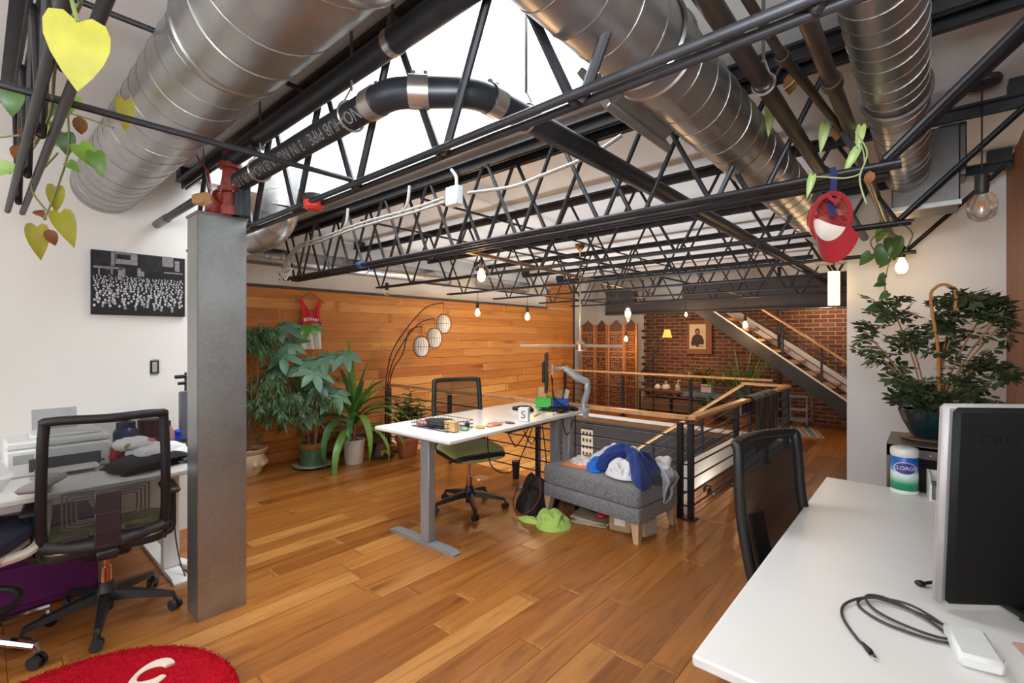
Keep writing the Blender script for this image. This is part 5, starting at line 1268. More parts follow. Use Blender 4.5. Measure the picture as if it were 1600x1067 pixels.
# needle leafed plant at the left, in the cream pot
o = thing('fern_pine', 'feathery needle leafed plant in a cream carved pot behind the column', 'plant', (-5.60, 2.0, 0))
MB().lathe([(0, 0), (.1, 0), (.12, .03), (.15, .1), (.165, .18), (.15, .235), (.18, .27), (.185, .29), (.165, .295), (.15, .24), (0, .23)], 32).build('pot', mat('cream_stoneware', (206, 184, 148), .5, var=.15, scale=16), o)
for k in range(10): MB().sph((.158*math.cos(k*.628), .158*math.sin(k*.628), .13), (.028, .028, .035), 10, 8).build('carved_relief', M_['cream_stoneware'], o)
MB().lathe([(.15, .25), (0, .255)], 20).build('soil', soil, o)
nv, nf = [], []; rr = random.Random(12); tw = MB()
for k in range(150):
    a = rr.random()*2*PI; z0 = rr.uniform(.8, 1.14) if rr.random() < .72 else rr.uniform(1.38, 1.66); r0 = rr.uniform(.02, .24); c = Vector((r0*math.cos(a)+.05, r0*math.sin(a)+.06, z0))
    if c.z < 1.15: c += Vector((.2, .38, -.12))*rr.random()
    else: c = Vector((c.x*.5, c.y*.5-.02, c.z))
    d = Vector((math.cos(a)+.3, math.sin(a)+.3, rr.uniform(-.9, .4))).normalized(); L = rr.uniform(.2, .38)*(1 if c.z < 1.15 else .7)
    pts = [c+d*L*u+Vector((0, 0, -.22*L*u*u)) for u in (0, .35, .7, 1)]
    tw.tube(pts, .003, 4)
    for q in range(38):
        u = rr.uniform(.1, 1); p = c+d*L*u+Vector((0, 0, -.22*L*u*u))
        e = (d*.5+Vector((rr.gauss(0, .55), rr.gauss(0, .55), rr.gauss(-.35, .4)))).normalized(); l = rr.uniform(.07, .12)
        s = e.cross(Vector((0, 0, 1))).normalized()*.0066; i = len(nv)
        mid = p+e*l*.45
        nv += [p, mid+s, mid-s, p+e*l+Vector((0, 0, -.02))]; nf += [(i, i+1, i+3, i+2)]
nv = [(max(p[0], -.235), p[1], p[2]) for p in nv]; tw.v = [(max(p[0], -.23), p[1], p[2]) for p in tw.v]
q = MB().add(nv, nf).build('needle_foliage', leafmat('needle_leaf', (60, 100, 66), (104, 146, 100), .5), o, smooth=False, recalc=False); q['kind'] = 'stuff'
q = tw.build('twig', bark, o, recalc=False); q['kind'] = 'stuff'
for k in range(3): MB().tube(spline([(.02*k-.02, 0, .24), (.05*k-.06, .03*k, .8), (.06*k-.04, .05*k-.04, 1.5)], 6), .012, 8).build('trunk', bark, o)
# corn plant with strap leaves in a white bucket
o = thing('corn_plant', 'arching strap leafed corn plant in a white bucket by the bench', 'plant', (-5.19, 3.02, 0))
MB().lathe([(0, 0), (.1, 0), (.104, .01), (.125, .26), (.132, .265), (.132, .29), (.12, .292), (.118, .25), (0, .25)], 28).build('pot', mat('white_bucket', (216, 210, 202), .45), o)
MB().lathe([(.118, .26), (0, .27)], 20).build('soil', soil, o); MB().tube(spline([(0, 0, .26), (.02, .0, .45), (0, .0, .62)]), .022, 10).build('trunk', bark, o)
sm = leafmat('strap_leaf', (48, 96, 50), (118, 164, 70), .35)
def strap(c, d, L, W, dr, up0, tw_=0., wav=.0):
    d = Vector((d[0], d[1], 0)).normalized(); s = Vector((-d.y, d.x, 0)); v, f = [], []; n = 12; p = Vector(c); ang = up0
    for i in range(n+1):
        u = i/n; w = W*min(1, .35+3*u)*(1-u**3.2)+.001
        nr = Vector((0, 0, 1))*math.cos(ang)-d*math.sin(ang)
        ss = (s*math.cos(tw_*u)+nr*math.sin(tw_*u))
        k = wav*math.sin(u*22)
        v += [p+ss*w+nr*(.25*w+k), p, p-ss*w+nr*(.25*w-k)]
        p = p+(d*math.cos(ang)+Vector((0, 0, 1))*math.sin(ang))*(L/n); ang -= dr/n
    for i in range(n):
        a = 3*i; f += [(a, a+3, a+4, a+1), (a+1, a+4, a+5, a+2)]
    return MB().add(v, f)
rr = random.Random(17)
SP = [(.3, .25, .78, .04, .5, 1.35), (-.1, .3, .6, .045, .4, 1.45), (.5, .6, .8, .04, 2.2, 1.1), (.8, .3, .85, .042, 2.0, .9), (.7, -.5, .75, .045, 2.4, .9), (-.6, -.6, .8, .042, 2.3, .9), (-.9, .1, .75, .04, 2.0, .9), (-.5, -.9, .9, .04, 2.9, .8), (.4, -.9, .9, .045, 3.0, .7), (.9, -.2, .95, .042, 3.1, .8), (.1, .9, .8, .04, 2.0, 1.0), (.9, .8, .85, .04, 1.7, .8), (-.4, -.3, .6, .042, .9, 1.2), (.2, -.6, .62, .045, 1.1, 1.15), (.7, .7, .55, .04, .8, 1.25), (0, -1, .7, .045, 2.6, .3), (1, .4, .8, .04, 2.5, .4), (-.7, -.5, .75, .04, 2.5, .35), (.6, -.8, .95, .042, 2.6, .25), (-1, -.4, .7, .038, 1.8, .6), (.9, .9, .9, .04, 2.4, .5), (.5, 1, .8, .04, 2.2, .8), (.4, .1, .7, .035, .3, 1.4), (.1, -.3, .72, .045, .5, 1.4), (-.3, .1, .66, .04, .6, 1.3), (.6, .2, .7, .045, 1.0, 1.2), (-.2, .8, .8, .04, 1.6, 1.0), (.3, -.3, .95, .042, .35, 1.45), (-.2, -.2, .85, .042, .4, 1.5), (.1, .2, .9, .042, .5, 1.45), (.8, .5, .7, .04, 1.5, .9), (-.6, .5, .75, .04, 1.8, .9)]
for k, (x, y, L, W, dr, up) in enumerate(SP):
    strap((.012*x, .012*y, .42+.006*k if up > .6 else .4), (x, y), L, W*1.05, dr, up, rr.uniform(-.5, .5), .003).build('leaf', sm, o, recalc=False, ang=80)
# bench with a bucket, behind the corn plant
o = thing('wooden_bench', 'low dark wooden bench against the planked wall behind the plants', 'bench', (-5.64, 3.2, -.05))
MB().box((0, 0, .32), (.34, .95, .035), ch=.005).build('seat', console_wood, o); MB().box((.13, 0, .23), (.03, .85, .14), ch=.003).build('apron', M_['crate_pine'], o)
for y in (-.42, .42): MB().box((0, y, .175), (.3, .035, .25), ch=.003).build('leg', console_wood, o)
for k, (y, s) in enumerate(((3.17, 1.),)):
    o = thing('white_bucket', 'white plastic bucket standing on the low bench', 'bucket', (-5.62, y, .288))
    MB().lathe([(0, 0), (.085, 0), (.105, .2), (.112, .2), (.112, .225), (.1, .225), (.098, .19), (0, .19)], 24).build('body', whiteplastic, o)
    MB().tube([(.11*math.cos(a), .11*math.sin(a), .19+.0) for a in [2*PI*i/24 for i in range(24)]], .006, 6, closed=True).build('rim', whiteplastic, o)
# jade like plant in terracotta by the railing end
o = thing('zz_plant', 'bushy green plant in a terracotta pot beside the arc lamp', 'plant', (-5.0, 3.66, 0))
MB().lathe([(0, 0), (.1, 0), (.11, .01), (.14, .2), (.16, .2), (.162, .25), (.145, .252), (.13, .18), (0, .18)], 28).build('pot', terra, o); MB().lathe([(.14, .2), (0, .21)], 20).build('soil', soil, o)
jl = leafmat('glossy_leaf', (44, 100, 56), (84, 140, 84), .28); jm = [leaf('leaf', jl, .16, .048, .25, .2, 5), leaf('leaf', jl, .13, .044, .15, .2, 5)]
rr = random.Random(5)
for k, (x, y, z) in enumerate(((-.02, .06, .72), (.1, .02, .5), (-.12, .02, .5), (.14, .12, .42), (-.02, -.12, .46), (-.2, -.04, .4), (.05, .16, .56), (.2, -.02, .36), (-.08, .14, .4), (-.15, -.1, .62), (.12, -.1, .6), (-.05, .0, .58), (.22, .1, .52))):
    z += .1; e = Vector((x, y, z)); pts = spline([(x*.2, y*.2, .2), (x*.5, y*.5, .2+(z-.2)*.6), e], 7)
    MB().tube(pts, .007, 6).build('stem', M_['green_stalk'], o)
    for q in range(13):
        p = pts[min(len(pts)-1, 4+q*11//13)]; a = q*2.4+k
        put('leaf', jm[q % 2], o, p, (math.cos(a), math.sin(a), .35), (0, 0, 1), rr.uniform(.8, 1.2))
o = thing('dried_stand', 'dark round planter base with yellowed leaves beside the terracotta pot', 'planter', (-5.22, 3.42, 0))
MB().lathe([(0, 0), (.15, 0), (.16, .02), (.15, .035), (0, .035)], 28).build('base', darkplastic, o); MB().lathe([(0, .035), (.1, .035), (.06, .16), (0, .17)], 20).build('mound', mat('dusky_clay', (110, 84, 76), .8), o)
ye = leafmat('yellow_leaf', (196, 160, 40), (170, 130, 40)); yl = leaf('leaf', ye, .1, .028, .4, .2, 5)
for k in range(6): put('leaf', yl, o, (.1+.02*math.cos(k*2), -.02+.02*math.sin(k*2), .1), (math.cos(k*1.1), math.sin(k*1.1), -.2))
# dwarf umbrella plant in the fluted blue pot, right
o = thing('dwarf_umbrella_plant', 'small leafed umbrella plant in a fluted dark blue pot with bamboo hoop', 'plant', (-.0, 3.52, .932))
MB().lathe([(0, 0), (.125, 0), (.135, .01), (.13, .018), (0, .018)], 32).build('saucer', mat('brown_saucer', (92, 70, 50), .4), o)
MB().lathe([(0, .018), (.07, .018), (.085, .03), (.12, .1), (.135, .15), (.14, .17), (.125, .17), (.11, .1), (0, .1)], 72, flute=.025, fk=18).build('pot', mat('blue_fluted_glaze', (14, 42, 48), .18, var=.35, scale=8, coat=.5), o)
MB().lathe([(.12, .15), (0, .155)], 20).build('soil', soil, o)
bam = mat('bamboo_hoop', (186, 124, 66), .45)
hoop = [(0.035, .0, .15), (.03, .0, .5), (.0, .0, .78), (.02, .0, .845), (.06, .0, .86), (.1, .0, .82), (.1, .0, .72)]
MB().tube(spline(hoop, 7), .0075, 8).build('bamboo_hoop', bam, o)
dl = leafmat('dwarf_leaf', (44, 58, 38), (86, 96, 62), .45)
def compound(n, L, W, seed):
    rr = random.Random(seed); mb = MB()
    for k in range(n):
        a = 2*PI*k/n+rr.uniform(-.15, .15); d = Vector((math.cos(a), math.sin(a), rr.uniform(-.35, .0))).normalized(); s = Vector((-math.sin(a), math.cos(a), 0)); l = L*rr.uniform(.75, 1.1)
        p = [d*(l*.12), d*(l*.6)+s*W, d*l, d*(l*.6)-s*W, d*(l*.6)+Vector((0, 0, -.002))]
        mb.add(p, [(0, 1, 4), (1, 2, 4), (2, 3, 4), (3, 0, 4)])
    return mb.mesh('leaf', dl, recalc=False, smooth=False)
cm = [compound(8, .075, .0145, s) for s in range(4)]
rr = random.Random(44)
CL = [(-.25, .04, .44, .09, 16), (-.16, .08, .67, .10, 20), (-.09, .08, .52, .09, 14), (-.3, .02, .56, .06, 8), (.13, .08, .73, .11, 26), (.23, .08, .69, .09, 18), (.27, .04, .58, .07, 10), (.06, .06, .45, .08, 12), (.08, .06, .6, .1, 22), (.2, .06, .38, .10, 22), (.3, .0, .3, .06, 8), (.17, .03, .25, .08, 14), (-.04, .0, .20, .11, 26), (.07, .0, .2, .1, 22), (-.15, .04, .3, .05, 7), (.02, -.06, .16, .1, 16), (.0, .0, .24, .1, 14), (-.12, -.02, .17, .06, 8), (.29, .04, .8-.13, .06, 8)]
n = 0
for x, y, z, s, k in CL:
    c = Vector((x, y, z+.05))
    MB().tube(spline([(x*.15, y*.2, .15), (x*.45, y*.5, .15+(z-.15)*.5+.02), c], 6), .0045, 6).build('stem', bark, o)
    for q in range(k):
        p = c+Vector((rr.gauss(0, s*.5), rr.gauss(0, s*.45), rr.gauss(0, s*.42)))
        if p.x > .325: p.x = .325-.03*rr.random()
        tl = Vector((rr.gauss(0, .5), rr.gauss(-.3, .4), 1)).normalized()
        put('leaf', cm[q % 4], o, p, tl.cross(Vector((rr.gauss(0, 1), rr.gauss(0, 1), .1))), tl, rr.uniform(.8, 1.15)); n += 1
# dark low bush behind the monitor by the timber wall
o = thing('leafy_bush', 'dark leafy bush low against the timber wall behind the monitor', 'plant', (.25, 3.58, .932))
MB().lathe([(0, 0), (.07, 0), (.09, .1), (.085, .1), (0, .09)], 20).build('pot', darkplastic, o)
bl = leaf('leaf', leafmat('dark_bush_leaf', (40, 58, 40), (60, 84, 56)), .09, .025, .3, .2, 4)
for k in range(60):
    a = rr.random()*6.28; e = rr.random()
    put('leaf', bl, o, (.05*math.cos(a)*e, .05*math.sin(a)*e, .1+.13*rr.random()), (math.cos(a), math.sin(a), rr.uniform(-.1, .9)), (0, 0, 1), rr.uniform(.7, 1.0))
# plants at the back
def tuft(name, label, loc, n, L, W, m, potm, pr, seed, up=(.6, 1.3), dr=(1.2, 2.6), z=.1):
    o = thing(name, label, 'plant', loc); rr = random.Random(seed)
    MB().lathe([(0, 0), (pr*.8, 0), (pr, z), (pr*.9, z), (0, z*.9)], 20).build('pot', potm, o)
    for k in range(n):
        a = rr.random()*6.28
        strap((0, 0, z*.9), (math.cos(a), math.sin(a)), L*rr.uniform(.6, 1.1), W, rr.uniform(*dr), rr.uniform(*up)).build('leaf', m, o, recalc=False, ang=80)
    return o
sg = leafmat('spider_leaf', (120, 124, 50), (70, 90, 36), .4)
tuft('spider_plant', 'spiky arching plant in a white box on the console', (-3.2, 9.1, .63), 40, .6, .02, sg, darkplastic, .05, 3, z=.06)
gl = leafmat('grassy_leaf', (84, 104, 40), (60, 84, 34), .45)
tuft('grassy_plant', 'grassy wispy plant in a terracotta pot at the right end of the console', (-2.66, 9.05, .48), 60, .6, .012, gl, terra, .09, 7, (.5, 1.5), (.6, 2.2), .14)
tuft('papyrus_plant', 'tall thin wispy plant in front of the rising stair', (-2.38, 8.58, 0), 60, 1.1, .012, gl, terra, .12, 8, (1.15, 1.52), (.3, 1.1), .3)
tuft('fern', 'bushy green fern standing low behind the far railing', (-2.95, 8.6, 0), 60, .42, .016, gl, terra, .12, 9, (.5, 1.4), (.8, 2.2), .22)
# trailing vines
vinem = mat('vine_stem', (108, 116, 62), .6)
ph = leafmat('vine_leaf', (92, 132, 40), (140, 170, 58), .35); phy = leafmat('vine_leaf_yellow', (148, 132, 12), (144, 138, 22), .6); phd = leafmat('vine_leaf_dark', (58, 96, 44), (84, 120, 50), .35); dry = leafmat('dry_leaf', (140, 88, 46), (110, 66, 36), .8)
LV = {'g': leaf('leaf', ph, .105, .034, .35, .2, 6, heart=1), 'y': leaf('leaf', phy, .235, .088, .12, .12, 8, heart=1), 's': leaf('leaf', phy, .11, .032, .4, .3, 6, heart=1), 'd': leaf('leaf', phd, .11, .042, .3, .15, 6, heart=1), 'b': leaf('leaf', dry, .07, .022, .6, .5, 5), 'p': leaf('leaf', leafmat('vine_leaf_pale', (168, 184, 110), (150, 172, 100)), .12, .02, .3, .5, 6, heart=1)}
o = thing('pothos_vine', 'trailing pothos vine with one big yellow leaf at the upper left', 'vine', (-2.75, .15, ZB))
for P_ in ([(1.5, -.01, .02), (1.54, -.03, .01), (1.565, -.022, -.055)], [(1.5, -.01, .02), (1.2, -.02, .02), (.8, -.0, .02), (.45, -.01, .03), (.3, .01, .1), (.2, .02, .2), (.15, .05, .3), (.05, .05, .24)], [(.05, .05, .24), (.0, .04, .2), (-.1, .02, .18)], [(.3, .22, .2), (.22, .1, .24), (.1, .06, .26), (-.05, .02, .16), (-.15, -.05, .05)], [(.16, .1, .26), (.17, .1, .1), (.1, .07, -.05), (.04, .04, -.16)], [(.06, .08, .12), (-.03, .02, .02), (.02, .01, -.05), (.06, .05, -.13)], [(-.25, -.12, .2), (-.1, 0, .22), (.02, .04, .24)]):
    MB().tube(spline(P_, 8), .0038, 6).build('stem', vinem, o)
toc = Vector((.9, -.12, -.45))
for k, px, py, pz, dx, dy, dz, s in (('y', 1.565, -.022, -.055, .02, -.01, -1, .53), ('s', .331, .251, .31, .02, .02, -1, 1), ('d', -.02, -.05, .36, .05, 0, -1, .95), ('g', .03, .03, .24, .5, .3, -.7, 1.0), ('d', .15, .09, .31, -.25, -.2, -1, .8), ('g', .2, .12, .32, -.3, -.2, -.6, .7), ('b', .19, .13, .25, 0, .1, -1, 1.1), ('b', -.02, .0, .23, 0, -.1, -1, 1.2), ('b', -.05, -.03, .15, .3, 0, -.8, 1.1), ('g', -.09, -.1, .045, .8, .55, .05, 1.0), ('d', .15, .09, .18, .1, .1, -1, .8), ('g', .2, .13, .13, .5, .35, -.7, 1.05), ('g', .25, .17, .1, .3, .2, -1, .9), ('g', .17, .1, .06, .5, .2, -.3, .6), ('s', .1, .07, -.03, -.1, 0, -1, .9), ('s', .14, .08, -.14, .35, .2, -.8, 1.2), ('s', .04, .02, -.19, .15, .05, -1, 1.15), ('b', .05, .04, -.12, -.4, -.2, -.4, 1.1), ('b', .075, .05, -.2, .4, .2, -.8, 1.0)):
    put('leaf', LV[k], o, (px, py, pz), (dx, dy, dz), toc+Vector((0, 0, .4)), s)
o = thing('climbing_vine', 'thin pale vine trailing along the pipes at the upper right', 'vine', (-.3, 2.25, ZB))
for P_ in ([(-.14, .0, .54), (-.12, -.02, .42), (-.2, -.03, .36), (-.21, -.03, .22)], [(-.14, 0, .5), (.0, .04, .22), (.06, .04, .14), (.1, .0, .1), (.11, -.02, .0), (.06, -.05, -.03), (-.05, -.04, .0), (-.06, -.05, -.04)], [(.08, 0, .16), (.12, -.02, .06), (.1, -.05, -.04), (.12, -.05, -.14)]):
    MB().tube(spline(P_, 8), .003, 6).build('stem', mat('pale_vine_stem', (160, 168, 116), .6), o)
for k, px, py, pz, dx, dy, dz, s in (('b', -.13, -.01, .46, -.1, 0, -1, 1.3), ('p', -.2, -.04, .36, -.05, -.1, -1, 1.2), ('p', -.02, .02, .22, -.1, -.1, -1, .9), ('b', .02, .02, .22, .1, -.1, -1, 1.1), ('p', .1, 0, .17, -.1, -.1, -1, .8), ('p', .09, -.02, .08, -.4, -.1, -.8, .8), ('p', -.05, -.06, -.0, -.2, -.1, -1, .7), ('b', .13, -.05, -.02, 0, -.1, -1, .8)):
    put('leaf', LV[k], o, (px, py, pz), (dx, dy, dz), (.3, -1, .3), s)
o = thing('hanging_vine', 'dark green vine hanging over the joist ends before the white partition', 'vine', (-.24, 4.56, ZB))
for P_ in ([(.0, -.2, .3), (-.04, -.1, .2), (.06, -.05, .1), (.02, -.03, -.0), (.0, 0, -.1), (-.02, 0, -.25), (.0, 0, -.42), (.03, 0, -.5)], [(.1, -.05, .0), (.14, -.04, .12), (.05, -.06, .2), (-.1, -.05, .1), (-.05, -.05, -.02)], [(.0, -.1, .25), (.08, -.2, .3), (.12, -.2, .4)]):
    MB().tube(spline(P_, 8), .0045, 6).build('stem', vinem, o)
for k, px, py, pz, dx, dy, dz, s in (('d', -.02, -.04, .05, -.3, 0, -1, 1.3), ('d', .03, -.04, .1, .1, 0, -1, 1.5), ('d', .0, -.02, -.04, -.7, 0, -.8, .8), ('g', -.02, -.02, .2, -.4, 0, -.9, 1.2), ('g', .04, -.06, .22, .9, 0, .2, 1.2), ('d', -.02, 0, -.16, -.6, 0, -.5, .6), ('d', -.02, 0, -.22, -.9, 0, -.2, .7), ('d', .0, 0, -.3, -.8, 0, -.6, .7), ('d', -.03, 0, -.4, -.9, 0, -.1, 1.1), ('d', .02, 0, -.46, -.8, 0, -.4, 1.15), ('d', -.1, -.05, .0, -.7, 0, -.7, 1.0), ('g', .1, -.12, .3, .5, 0, -.8, 1.1)):
    put('leaf', LV[k], o, (px, py, pz), (dx, dy, dz), (.2, -1, .4), s)
for k, (x, y, z, dx, lb) in enumerate(((-.56, .95, 2.62, -.5, 'single bright green leaf tip hanging at the top edge beside the middle duct'), (-.2, 1.02, 2.6, .5, 'single bright green leaf tip hanging at the top edge beside the right duct'))):
    tag(put('vine_leaf', LV['g'], None, (x, y, z), (dx, -.2, -.6), (.1, -1, .4), .9), lb, 'leaf')
# ------------------------------------------------------------------ ottoman, clothes and the things beneath
OC, OA = Vector((-2.017, 3.50, 0)), -.087
ox, oy = Vector((math.cos(OA), math.sin(OA), 0)), Vector((-math.sin(OA), math.cos(OA), 0))
tweed = NT('grey_tweed'); _n = tweed.noise(tweed.coord(), 190, 2)
tweed.l(tweed.ramp(_n, [(.32, lin((70, 70, 74))), (.5, lin((112, 112, 114))), (.68, lin((152, 150, 150)))]), tweed.b.inputs['Base Color']); tweed.set(Roughness=.95, Sheen_Weight=.25); tweed.bump(_n, .35, .004); tweed = tweed.m
birch = wood('pale_birch', [(206, 172, 134), (196, 160, 122)], (14, 14, 1.5), rough=.5, grain=.5, knots=.2)
t = thing('ottoman', 'grey tweed ottoman with pale wooden legs heaped with clothes', 'ottoman', OC, OA)
sup(MB(), (0, 0, .335), (.478, .303, .078), .22, .13, 64, 20).build('cushion', tweed, t)
sup(MB(), (0, 0, .205), (.474, .299, .058), .12, .09, 64, 14).build('base', tweed, t)
for x in (-1, 1):
    for y in (-1, 1):
        c = Vector((x*.425, y*.25, 0)); v = []
        for z, w, sh in ((0, .02, .012), (.152, .034, 0)): v += [(c.x+sx*w+x*sh, c.y+sy*w+y*sh, z) for sx, sy in ((-1, -1), (1, -1), (1, 1), (-1, 1))]
        MB().add(v, [(0, 3, 2, 1), (4, 5, 6, 7)]+[(k, (k+1) % 4, 4+(k+1) % 4, 4+k) for k in range(4)]).build('leg', birch, t)
def top_of(p, zb):
    l = p-OC; x, y = l.dot(ox), l.dot(oy); ex, ey = max(0, abs(x)-.47), max(0, abs(y)-.295); e = math.hypot(ex, ey)
    if e <= 0: return Vector((p.x, p.y, .412+zb))
    x2, y2 = max(-.492, min(.492, x)), max(-.315, min(.315, y))
    q = OC+ox*x2+oy*y2
    return Vector((q.x, q.y, max(.05, .405-e+zb*.3)))
def garment(name, label, cat, outline, h, m, seed, zb=0., fold=.4, fq=11., dirn=0., floor_=False, n=96, rings=24, ropes=5):
    """a crumpled cloth filling the outline: ridged folds, tucked rim, closed below"""
    P_ = [Vector((x, y, 0)) for x, y in outline]; C_ = sum(P_, Vector())/len(P_)
    B = spline(P_, 24, True); step = len(B)/n; B = [B[int(i*step)] for i in range(n)]
    cd, sd = math.cos(dirn), math.sin(dirn); v, f = [], []
    for i in range(n):
        for j in range(rings+1):
            u = j/rings
            r = u*(1+.05*noise.noise(Vector((i*.35, seed*3., 0)))*u)
            p = C_+(B[i]-C_)*r
            a, b = p.x*cd+p.y*sd, -p.x*sd+p.y*cd
            fq_ = fq*1.25
            w1 = 1-abs(noise.noise(Vector((a*fq_*.4, b*fq_*1.1, seed*1.7))))*2.6
            w2 = 1-abs(noise.noise(Vector((a*fq_*1.5+5, b*fq_*1.3, seed*2.3+u))))*2.6
            big = .62+.5*noise.noise(Vector((p.x*5, p.y*5, seed)))
            z = h*(1-u**2.6)**.8*(big*(1-fold)+fold*(.6*w1+.4*w2)*1.05+.14)+.006*(1-u)
            q = Vector((p.x, p.y, zb)) if floor_ else top_of(p, zb)
            v.append((q.x, q.y, q.z+max(.001, z)))
    w = rings+1
    for i in range(n):
        k = (i+1) % n
        f += [(i*w+j, k*w+j, k*w+j+1, i*w+j+1) for j in range(rings)]
    o = MB().add(v, f)
    base = len(o.v)
    o.v += [tuple(Vector(v[i*w+rings])-Vector((0, 0, .006))) for i in range(n)]
    o.f += [(i*w+rings, ((i+1) % n)*w+rings, base+(i+1) % n, base+i) for i in range(n)]+[tuple(base+i for i in range(n))]
    # rolled folds lying over the heap
    rr = random.Random(seed*13)
    for k in range(ropes):
        i0 = rr.randrange(n); i1 = (i0+rr.randrange(n//5, n//2)) % n; pts = []
        for t_ in range(6):
            u = t_/5
            j = int(rings*(.86-.62*math.sin(PI*u)*rr.uniform(.5, 1)))
            ii = int(i0+((i1-i0) % n)*u) % n
            q = Vector(v[ii*w+j]); pts.append(q+Vector((rr.uniform(-.01, .01), rr.uniform(-.01, .01), .004)))
        r0 = min(.03, h*.2+.006)*rr.uniform(.7, 1.1)
        sp = spline(pts, 4); m_ = len(sp)
        o.tube(sp, [r0*(.35+.65*math.sin(PI*(q+.5)/m_)) for q in range(m_)], 8)
    me = o.mesh(name, None, smooth=False)
    tmp = bpy.data.objects.new('tmp', me); COL.objects.link(tmp)
    md = tmp.modifiers.new('r', 'REMESH'); md.mode = 'VOXEL'; md.voxel_size = .0075
    sm_ = tmp.modifiers.new('s', 'SMOOTH'); sm_.iterations = 3; sm_.factor = .5
    me2 = bpy.data.meshes.new_from_object(tmp.evaluated_get(bpy.context.evaluated_depsgraph_get()))
    bpy.data.objects.remove(tmp)
    me2.name = name; me2.materials.clear(); me2.materials.append(m)
    me2.polygons.foreach_set('use_smooth', [True]*len(me2.polygons))
    return tag(link(name, me2), label, cat)
def cloth_mat(nm, rgb, var=.08): return mat(nm, rgb, .92, var=var, bump=.2, bscale=260, sheen=.15)
o = thing('folder', 'orange folded sheet under the printed shirt on the ottoman', 'folder', (-2.25, 3.40, .412), .12)
MB().box((0, 0, .008), (.24, .15, .016), ch=.004).build('sheet', mat('orange_sheet', (226, 120, 62), .6), o); MB().box((0, .004, .0175), (.236, .144, .003)).build('sheet_top', mat('pale_orange_sheet', (234, 146, 92), .6), o)
garment('printed_shirt', 'white shirt with small coloured print, left end of the ottoman', 'shirt', [(-2.36, 3.43), (-2.24, 3.37), (-2.12, 3.42), (-2.1, 3.52), (-2.2, 3.62), (-2.34, 3.56)], .05, mat('printed_cotton', (216, 206, 206), .9, var=.35, scale=30, bump=.2), 3, .018)
garment('blue_cloth', 'bright blue garment hanging toward the ottoman front, left of the navy one', 'shirt', [(-2.16, 3.38), (-2.06, 3.29), (-1.99, 3.32), (-2.0, 3.44), (-2.1, 3.55), (-2.18, 3.5)], .075, cloth_mat('bright_blue_cotton', (14, 104, 204)), 5, .01, .4)
garment('pale_shirt', 'pale blue white shirt heaped behind the bright blue one', 'shirt', [(-2.2, 3.48), (-2.08, 3.42), (-1.95, 3.5), (-1.86, 3.62), (-1.98, 3.74), (-2.18, 3.68)], .19, cloth_mat('pale_blue_cotton', (208, 212, 224)), 7, .0, .6, 12., .8, ropes=8)
garment('cream_shirt', 'cream shirt showing at the back of the clothes heap', 'shirt', [(-1.98, 3.62), (-1.84, 3.58), (-1.74, 3.66), (-1.78, 3.75), (-1.94, 3.77)], .17, cloth_mat('cream_cotton', (224, 220, 208)), 8, .0, .55)
garment('navy_hoodie', 'large navy blue hoodie on top of the clothes heap', 'hoodie', [(-2.06, 3.32), (-1.97, 3.33), (-1.9, 3.41), (-1.83, 3.42), (-1.74, 3.34), (-1.64, 3.20), (-1.56, 3.18), (-1.55, 3.3), (-1.57, 3.46), (-1.59, 3.6), (-1.7, 3.67), (-1.8, 3.62), (-1.9, 3.52), (-2.0, 3.42)], .24, cloth_mat('navy_cotton', (28, 54, 122)), 11, .03, .5, 9., .5, ropes=9)
garment('white_shirt', 'balled white shirt in front of the navy hoodie', 'shirt', [(-1.93, 3.30), (-1.82, 3.23), (-1.72, 3.23), (-1.66, 3.3), (-1.68, 3.40), (-1.78, 3.45), (-1.9, 3.40)], .125, cloth_mat('white_tshirt', (226, 226, 230)), 13, .02, .55, 13., 1.4, ropes=8)
garment('white_towel', 'small white rolled cloth at the right back of the clothes heap', 'towel', [(-1.68, 3.64), (-1.58, 3.6), (-1.54, 3.68), (-1.6, 3.76), (-1.7, 3.73)], .15, cloth_mat('white_towelling', (228, 222, 222)), 14, .0, .4)
garment('dark_cloth', 'small dark grey garment between navy hoodie and grey shirt', 'shirt', [(-1.66, 3.42), (-1.58, 3.36), (-1.53, 3.42), (-1.55, 3.52), (-1.64, 3.54)], .07, cloth_mat('charcoal_cotton', (50, 52, 54)), 15, .0, .4)
garment('grey_shirt', 'pale grey shirt hanging over the right side of the ottoman', 'shirt', [(-1.66, 3.60), (-1.56, 3.5), (-1.44, 3.42), (-1.33, 3.46), (-1.28, 3.56), (-1.36, 3.66), (-1.5, 3.74), (-1.62, 3.72)], .05, cloth_mat('pale_grey_jersey', (168, 170, 178)), 16, .01, .5, 14., -.4)
# on the floor
garment('lime_shirt', 'crumpled lime green sports shirt on the floor before the ottoman', 'shirt', [(-2.40, 3.0), (-2.28, 2.92), (-2.16, 2.97), (-2.12, 3.1), (-2.2, 3.2), (-2.34, 3.18), (-2.42, 3.08)], .1, cloth_mat('lime_jersey', (168, 200, 96)), 21, .0, .6, 12., .3, True, ropes=10)
garment('lime_band', 'long lime strip of fabric on the floor left of the lime shirt', 'cloth', [(-2.58, 2.99), (-2.48, 2.96), (-2.36, 3.0), (-2.4, 3.06), (-2.5, 3.04), (-2.58, 3.04)], .035, cloth_mat('lime_strip', (180, 208, 104)), 22, .0, .6, 14., .2, True)
o = garment('shoulder_bag', 'slouching black bag with red strap on the floor left of the ottoman', 'bag', [(-2.78, 3.2), (-2.6, 3.08), (-2.5, 3.14), (-2.48, 3.34), (-2.56, 3.56), (-2.72, 3.58), (-2.82, 3.42)], .34, mat('black_nylon', (26, 26, 28), .7, bump=.15), 25, .0, .25, 5., 0, True, ropes=1)
